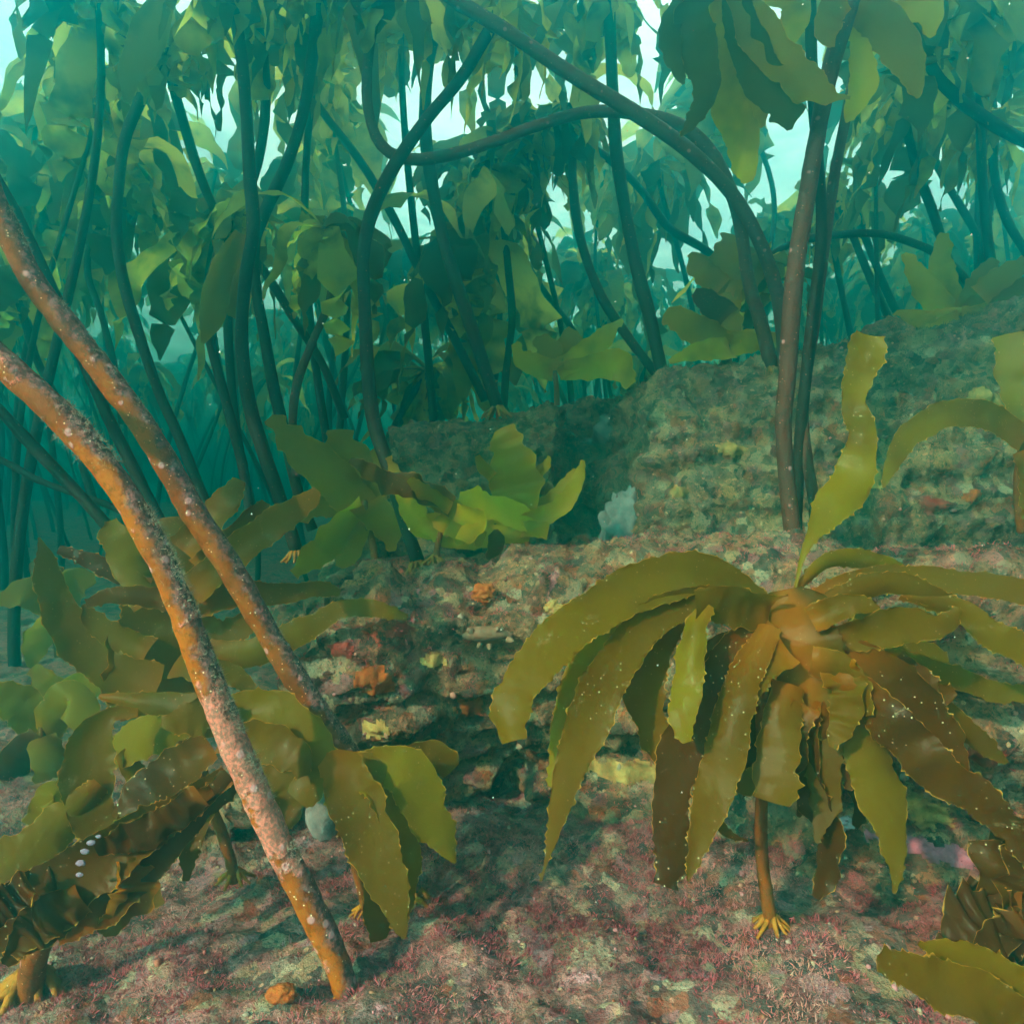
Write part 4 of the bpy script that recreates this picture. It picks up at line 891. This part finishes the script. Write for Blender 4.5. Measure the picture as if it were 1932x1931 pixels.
# --- the forest behind: random kelps on the rising sea floor, copies of a few fronds
brng = random.Random(23)
def floor_at(x, y):
    h = float(ground_z(np.array([x]), np.array([y]))[0])
    if x > -.4 and 2.1 < y < 3.6: h = max(h, float(reef_top(x)) - .05)
    return h
land = [(-.95, 'left edge of the water'), (-.75, 'long bare orange stipe'), (-.55, 'bowed stipe'), (-.30, 'tall straight dark stipe'), (-.05, 'S shaped stipe'), (.1, 'reef crest middle'), (.28, 'straight stipe right of centre'), (.48, 'thick upright brown stipe'), (.72, 'young kelp on the right crest'), (.95, 'right edge of the water')]
G_F = 'hazy kelps of the forest behind'; G_FF = 'faintest kelps in the farthest row'
used = {}
spots = []
tries = 0
while len(spots) < 230 and tries < 5000:
    tries += 1
    Yk = 2.9 + 8.6 * brng.random() ** 1.05; u = brng.uniform(-1.12, 1.12); x = u * T * Yk
    if any(abs(x - a) < .12 and abs(Yk - b) < .16 for a, b in spots): continue
    if .52 < u < .85 and Yk < 5.0: continue
    if Yk < 4.8 and brng.random() < .55: continue
    spots.append((x, Yk))
EXTRA = {}
for (u, Yk, tp) in ((-.97,2.7,1.75),(-.88,3.9,2.05),(-.99,3.4,1.8),(-.34,3.3,2.1),(-.50,4.5,2.1),(.92,3.2,2.1),(.12,3.1,2.05),(.62,5.2,2.15),(-.2,4.2,2.15),(-.70,4.8,2.1),(.8,5.4,2.1),(.25,4.6,2.15),(-1.02,4.6,2.1),(-.15,2.8,1.95),(.42,3.3,2.1),(-.32,2.7,1.9),(.98,4.2,2.1),(-.97,2.25,1.72),(.97,2.5,1.85),(.90,2.8,2.05),(.72,3.3,2.1)):
    spots.append((u * T * Yk, Yk)); EXTRA[spots[-1]] = tp
for (x, Yk) in spots:
    u = x / (T * Yk); zb = floor_at(x, Yk)
    top = min(brng.uniform(.2, 1.0) + .27 * Yk, brng.uniform(1.7, 2.2)) * brng.choice([1, 1, 1, 1, 1, .6])
    if -.90 < u < -.45 and .40 * Yk < top: top = top if brng.random() < .4 else .40 * Yk
    if (x, Yk) in EXTRA: top = EXTRA[(x, Yk)]
    lean = brng.uniform(-.5, .5) - .1; amp = brng.uniform(.04, .22); ph = brng.uniform(0, 6.28); fq = brng.uniform(2, 5)
    s = np.linspace(0, 1, 26); H = top - zb
    lean = lean * (.35 if (x, Yk) in EXTRA else 1); C = np.stack([x + lean * H * s * .6 + amp * (np.sin(fq * s + ph) - math.sin(ph)) * s ** .5, Yk + .2 * np.sin(3 * s + ph) * s, zb - .03 + H * s], 1)
    lk = 'leaning left' if lean < -.22 else ('leaning right' if lean > .22 else 'nearly upright')
    near = min(land, key=lambda q: abs(q[0] - u))
    far = Yk > 6.2
    if far: label, g = 'faint teal kelp in the farthest row, almost lost in the water haze', G_FF
    else:
        dep = 'dusky' if Yk < 4.2 else 'hazy'
        bow = ', strongly curved' if amp > .13 else ''
        rel = 'behind' if abs(near[0] - u) < .06 else ('left of' if u < near[0] else 'right of')
        label, g = f'{dep} kelp {lk}{bow}, {rel} the {near[1]}', G_F
        c = used.get(label, 0); used[label] = c + 1
        if c: label = ['', 'second ', 'third ', 'fourth ', 'fifth '][min(c, 4)] + label
    r = empty('forest_kelp', Vector(C[0]), label, 'kelp', g)
    R = np.linspace(.015, .010, len(C)) * brng.uniform(.75, 1.25)
    mb = MB(); tube(mb, C, R, 8); mb.build('stipe', M['stipe_dark'], r)
    add_canopy(r, C[-1], brng, brng.uniform(.5, .8) * (1.2 if (x, Yk) in EXTRA else 1.05))
    if brng.random() < .3: 
        f = add_canopy(r, C[-1] + np.array([0, 0, .02]), brng, brng.uniform(.45, .75))
    roots.append(r)

G_O = 'unseen kelps added to shade the near water'
orng = random.Random(77); k_ = 0  # kelps out of view, added so their floating tops cut the light overhead
for (bx, by, tx, ty, tz) in ((1.45,.5,.55,.7,1.55),(1.7,.9,.9,1.3,1.6),(1.9,.1,.8,.2,1.5),(1.2,-.5,.2,.1,1.6),(-1.35,1.3,-.5,1.3,1.6),(-1.7,1.6,-.9,1.7,1.55),(-1.9,1.1,-1.2,1.0,1.6),
        (1.6,-.8,-.2,.5,1.7),):
    zb = float(ground_z(np.array([bx]), np.array([by]))[0])
    C = spline([(bx, by, zb - .02), (bx * 1.03, by + .03, zb + .7), (bx * .92 + tx * .08, by * .9 + ty * .1, zb + 1.6), ((bx + tx) / 2, (by + ty) / 2, tz * 1.4 - .25), (tx, ty, tz * 1.4)], 40)
    r = empty('tall_kelp', Vector(C[0]), 'unseen kelp added beside the clearing, its floating top shading the near water', 'kelp', G_O)
    mb = MB(); tube(mb, C, np.linspace(.018, .013, 40), 9, lump=.001); mb.build('stipe', M['stipe_brown'], r)
    add_canopy(r, C[-1], orng, .85, orng.choice(float_protos))

# ------------------------------------------------------------------ sponges and other animals on the rock
def blob(name, label, cat, group, c, rad, mat, rs, scale=(1, 1, .7), lump=.35, sub=4, lobes=1, tint=.5, freq=1.0):
    import bmesh
    c = np.array(c, dtype=float); mb = MB()
    bm = bmesh.new(); bmesh.ops.create_icosphere(bm, subdivisions=sub, radius=1.0)
    V0 = np.array([v.co[:] for v in bm.verts]); F = [tuple(v.index for v in f.verts) for f in bm.faces]; bm.free()
    for k in range(lobes):
        off = np.zeros(3) if lobes == 1 else np.array([rs.uniform(-1, 1), rs.uniform(-.3, .3), rs.uniform(-.6, .6)]) * rad * 1.0
        rr = rad * (1 if lobes == 1 else rs.uniform(.4, .75)); p = V0 * rr * np.array(scale)
        nn = fbm(V0 * 1.0 + rs.uniform(-9, 9, 3), 1.6 * freq, 4, .6); p = p * (1 + lump * nn)[:, None]
        mb.add(p + c + off, F, tint=np.clip(tint + .5 * nn, 0, 1))
    o = mb.build(name, M[mat]); o.location = (0, 0, 0)
    me = o.data; co = np.zeros(len(me.vertices) * 3); me.vertices.foreach_get('co', co); co = co.reshape(-1, 3) - c; me.vertices.foreach_set('co', co.ravel()); me.update(); o.location = c
    tag(o, label, cat, group); return o
G_S = 'sponges on the rock'
k = T / 966
def on(surf, px, py, push=.0):
    p = surf_hit(LV if surf == 'L' else WV, px, py); return np.array(p) - np.array([0, push, 0])
sp = [
 ('L', 712, 1290, 38, 'orange_sponge', 'large knobbly orange sponge on the ledge face behind the orange stipe', 5, (1, .5, .9)),
 ('L', 892, 1340, 30, 'orange_sponge', 'orange sponge pair under the tip of the largest strap', 3, (1, .5, .8)),
 ('L', 910, 1130, 26, 'orange_sponge', 'round orange sponge high on the ledge face', 1, (1, .6, .8)),
 ('L', 1115, 1575, 26, 'orange_sponge', 'low branching salmon orange sponge at the foot of the ledge between the hanging straps', 5, (.8, .5, .6)),
 ('L', 885, 1605, 22, 'orange_sponge', 'small broken salmon orange sponge at the foot of the dark hollow', 4, (.9, .5, .5)),
 ('L', 1040, 1140, 22, 'ochre_sponge', 'cream coloured sponge knob near the upper edge of the largest strap', 1, (1, .6, .8)),
 ('L', 700, 1385, 40, 'ochre_sponge', 'flaky ochre sponge patch beside the lower end of the bare orange stipe', 6, (.8, .35, .5)),
 ('L', 830, 1250, 30, 'ochre_sponge', 'pale ochre sponge patch below the spotted sea slug', 5, (.9, .4, .5)),
 ('L', 640, 1240, 26, 'red_sponge', 'dark red sponge left of the large orange one', 3, (1, .4, .7)),
 ('L', 760, 1200, 24, 'red_sponge', 'deep red crusting sponge above the large orange one', 3, (1.2, .35, .6)),
 ('L', 1190, 1450, 60, 'ochre_sponge', 'wide flat ochre sponge sheet on the rock behind the long hanging straps', 6, (1.3, .3, .35)),
 ('L', 1740, 1520, 46, 'ochre_sponge', 'ochre sponge patch on the rock right of the stout olive strap', 5, (1.0, .3, .6)),
 ('L', 1590, 1555, 24, 'white_sponge', 'smooth bluish white sponge lump behind the hanging brown straps', 1, (1.1, .6, .7)),
 ('L', 1580, 1585, 14, 'orange_sponge', 'tiny orange sponge stuck on the white lump', 3, (.8, .5, .9)),
 ('L', 1740, 1615, 60, 'pink_crust', 'flat pink coralline crust low on the rock at right', 5, (1.5, .25, .3)),
 ('L', 1320, 1660, 44, 'pink_crust', 'magenta pink coralline crust low on the rock left of the frond stipe', 4, (1.5, .25, .4)),
 ('L', 1860, 1430, 36, 'red_sponge', 'rusty red sponge on the rock at the right edge', 4, (1.2, .4, .8)),
 ('L', 1790, 1700, 16, 'pink_crust', 'small round pink crust on the yellow streaked rock', 1, (1, .4, .8)),
 ('W', 1185, 985, 64, 'grey_sponge', 'big grey fan sponge standing in the dark reef cleft', 1, (.85, .4, 1.2)),
 ('W', 1115, 800, 44, 'grey_sponge', 'grey cup sponge on the reef crest above the cleft', 2, (.9, .5, 1.)),
 ('W', 1850, 770, 40, 'ochre_sponge', 'ochre sponge patch high on the reef above the arching strap', 6, (.9, .3, .7)),
 ('W', 1400, 850, 34, 'ochre_sponge', 'ochre sponge patches left of the thick upright stipe', 6, (.9, .3, .6)),
 ('W', 1640, 900, 30, 'ochre_sponge', 'yellow sponge patch just right of the upright twisted blade', 5, (.9, .3, .8)),
 ('W', 1760, 960, 30, 'red_sponge', 'red sponge on the reef face below the arching strap', 4, (1, .35, .7)),
 ('W', 1850, 940, 20, 'orange_sponge', 'small bright orange sponge on the reef face near the right edge', 3, (.9, .4, .8)),
 ('W', 1500, 905, 22, 'pink_crust', 'pink crust patch beside the foot of the thick upright stipe', 3, (1, .3, 1.2)),
 ('W', 1290, 930, 26, 'ochre_sponge', 'dull yellow sponge dots on the reef face right of the cleft', 5, (.8, .3, .6)),
 ('L', 910, 1215, 0, '', '', 0, 0),
]
def crust(name, label, cat, group, V, N, px, py, rx, rz, mat, rs, thick=.006):
    p = V.reshape(-1, 3); h = surf_hit(V, px, py); idx = int(np.argmin(np.sum((p - h) ** 2, 1))); nx = V.shape[1]; a0, b0 = divmod(idx, nx)
    ga = np.linspace(max(a0 - 14, 0), min(a0 + 14, V.shape[0] - 1.001), 70); gb = np.linspace(max(b0 - 18, 0), min(b0 + 18, nx - 1.001), 90)
    A, B = np.meshgrid(ga, gb, indexing='ij'); ia, ib = A.astype(int), B.astype(int); fa, fb = (A - ia)[..., None], (B - ib)[..., None]
    def bl(U): return (U[ia, ib] * (1 - fa) + U[ia + 1, ib] * fa) * (1 - fb) + (U[ia, ib + 1] * (1 - fa) + U[ia + 1, ib + 1] * fa) * fb
    Q = bl(V); Nn = unit(bl(N)); f = Q.reshape(-1, 3); o = rs.uniform(-9, 9, 3)
    d = np.sqrt(((Q[..., 0] - h[0]) / rx) ** 2 + ((Q[..., 1] - h[1]) / (1.5 * rx)) ** 2 + ((Q[..., 2] - h[2]) / rz) ** 2)
    m_ = 1.0 - d + .5 * fbm(f + o, 40, 4, .65).reshape(d.shape) + .2 * fbm(f + o, 9, 2).reshape(d.shape)
    if (m_ > 0).sum() < 12: m_ = m_ + .5
    hgt = thick * np.sqrt(np.clip(m_, 0, 1)) * (1 + .5 * fbm(f, 70, 3).reshape(d.shape)) - .0015 + .002 * (m_ > 0)
    Q = Q + Nn * hgt[..., None]; used_ = {}; fs = []; W_ = Q.shape[1]
    keep = m_ > 0
    for i in range(Q.shape[0] - 1):
        for j in range(W_ - 1):
            if keep[i, j] and keep[i + 1, j] and keep[i, j + 1] and keep[i + 1, j + 1]: fs.append((i * W_ + j, i * W_ + j + 1, (i + 1) * W_ + j + 1, (i + 1) * W_ + j))
    ids = sorted({q for fc in fs for q in fc}); rm = {q: t for t, q in enumerate(ids)}
    mb = MB(); mb.add(Q.reshape(-1, 3)[ids] - h, [tuple(rm[q] for q in fc) for fc in fs], tint=np.clip(.5 + fbm(f[ids] + 4, 40, 3), 0, 1))
    ob = mb.build(name, M[mat]); ob.location = h; tag(ob, label, cat, group); return ob
for (sf, px, py, r, mt, lb, lob, sc) in sp:
    if r and lob >= 2:
        V_, N__ = (LV, LN) if sf == 'L' else (WV, WN); hh = surf_hit(V_, px, py); rr = r * k * hh[1]
        crust('encrusting_crust' if mt == 'pink_crust' else 'sponge', lb, 'crust' if mt == 'pink_crust' else 'sponge', G_S, V_, N__, px, py, rr * sc[0] * 1.05, rr * sc[2] * 1.05, mt, rs, .010 if mt == 'orange_sponge' else .006)
        continue
    if not r: continue
    p = on(sf, px, py, -.006); rad = r * k * p[1] * .85
    blob('encrusting_crust' if mt == 'pink_crust' else 'sponge', lb, 'crust' if mt == 'pink_crust' else 'sponge', G_S, p, rad, mt, rs, sc, lobes=lob, lump=.55, freq=1.6)
blob('sponge', 'smooth grey bag shaped sponge behind the small kelp left of the middle', 'sponge', G_S, tuple(P(612, 1530, 1.06)), .034, 'grey_sponge', rs, (.8, .5, 1.25), lump=.2)
blob('sponge', 'small orange sponge on the seabed at the bottom, right of the corner holdfast', 'sponge', G_S, (*P(530, 1845, .82)[:2], float(ground_z(np.array([P(530,1845,.82).x]), np.array([.82]))[0]) + .006), .014, 'orange_sponge', rs, (1.2, .8, .7))

# spotted sea slug on the ledge: body with white horns
p = on('L', 915, 1210, .012)
slug = empty('sea_slug', p, 'brown and white blotched sea slug with pale lobes on the ledge face', 'sea slug')
mb = MB(); s = np.linspace(0, 1, 26); Cc = np.stack([(s - .5) * .085, -.004 * np.sin(s * 3.14), .006 * np.sin(s * 3.14 * 1.0)], 1) + p
tube(mb, Cc, .014 * np.sin(np.clip(s, .03, .97) * math.pi) ** .5, 16, lump=.004, tint=.3); mb.build('body', M['urchin'], slug)
for (dx, dz, rr) in ((.036, -.004, .006), (.004, -.014, .005), (-.012, -.012, .0045), (-.026, .010, .006), (.016, .012, .0055)):
    mb = MB(); q = p + np.array([dx, -.010, dz]); s = np.linspace(0, 1, 9)
    Cc = q + np.stack([.3 * dx * s, -.008 * s, .5 * dz * s], 1); tube(mb, Cc, rr * np.sqrt(np.clip(1 - s ** 2 * .98, .02, 1)), 10); mb.build('lobe', M['urchin'], slug)

# lilac spots on the folded kelp
for (px, py, q) in ((150, 1650, 'lowest'), (152, 1628, 'second lowest'), (160, 1606, 'middle'), (172, 1590, 'second highest'), (186, 1578, 'highest')):
    blob('bryozoan_colony', f'{q} of the five small lilac spots on the folded kelp at lower left', 'bryozoan', 'lilac spots', tuple(P(px, py, .776)), .0030 * rs.uniform(.7, 1.4), 'lilac', rs, (1.3, .5, .8), sub=3)

# specks drifting in the water
n = 520
Yq = .28 + 2.0 * rs.rand(n) ** 1.2; ux = rs.uniform(-1, 1, n); uz = rs.uniform(-.8, 1, n)
pos = np.stack([ux * T * Yq, Yq, uz * T * Yq], 1)
ok = (pos[:, 2] > -.5) & ~((pos[:, 1] > 1.1) & (pos[:, 2] < -.05)) 
lumps('marine_snow', M['snow'], pos[ok], (.00022 + .0006 * rs.rand(ok.sum()) ** 4) * (.5 + Yq[ok] * .7), rs, rs.rand(ok.sum()), 'tiny pale specks drifting in the water everywhere', 'specks')

# ------------------------------------------------------------------ the water itself: one closed box of even haze round everything
hz = bpy.data.meshes.new('haze')
x0, x1, y0, y1, z0, z1 = -12, 12, -1.15, 22, -1.75, 2.75
vs = [(x, y, z) for x in (x0, x1) for y in (y0, y1) for z in (z0, z1)]
hz.from_pydata(vs, [], [(0, 1, 3, 2), (4, 6, 7, 5), (0, 4, 5, 1), (2, 3, 7, 6), (0, 2, 6, 4), (1, 5, 7, 3)])
hm, nt, out = new_mat('haze'); pv = N_(nt, 'ShaderNodeVolumePrincipled'); pv.inputs['Density'].default_value = HAZE_DENSITY
pv.inputs['Color'].default_value = (*HAZE_COLOR, 1); pv.inputs['Absorption Color'].default_value = (*HAZE_ABSORB, 1); pv.inputs['Anisotropy'].default_value = HAZE_G
nt.links.new(pv.outputs[0], out.inputs['Volume']); hz.materials.append(hm)
ho = bpy.data.objects.new('haze', hz); COL.objects.link(ho); tag(ho, kind='stuff')
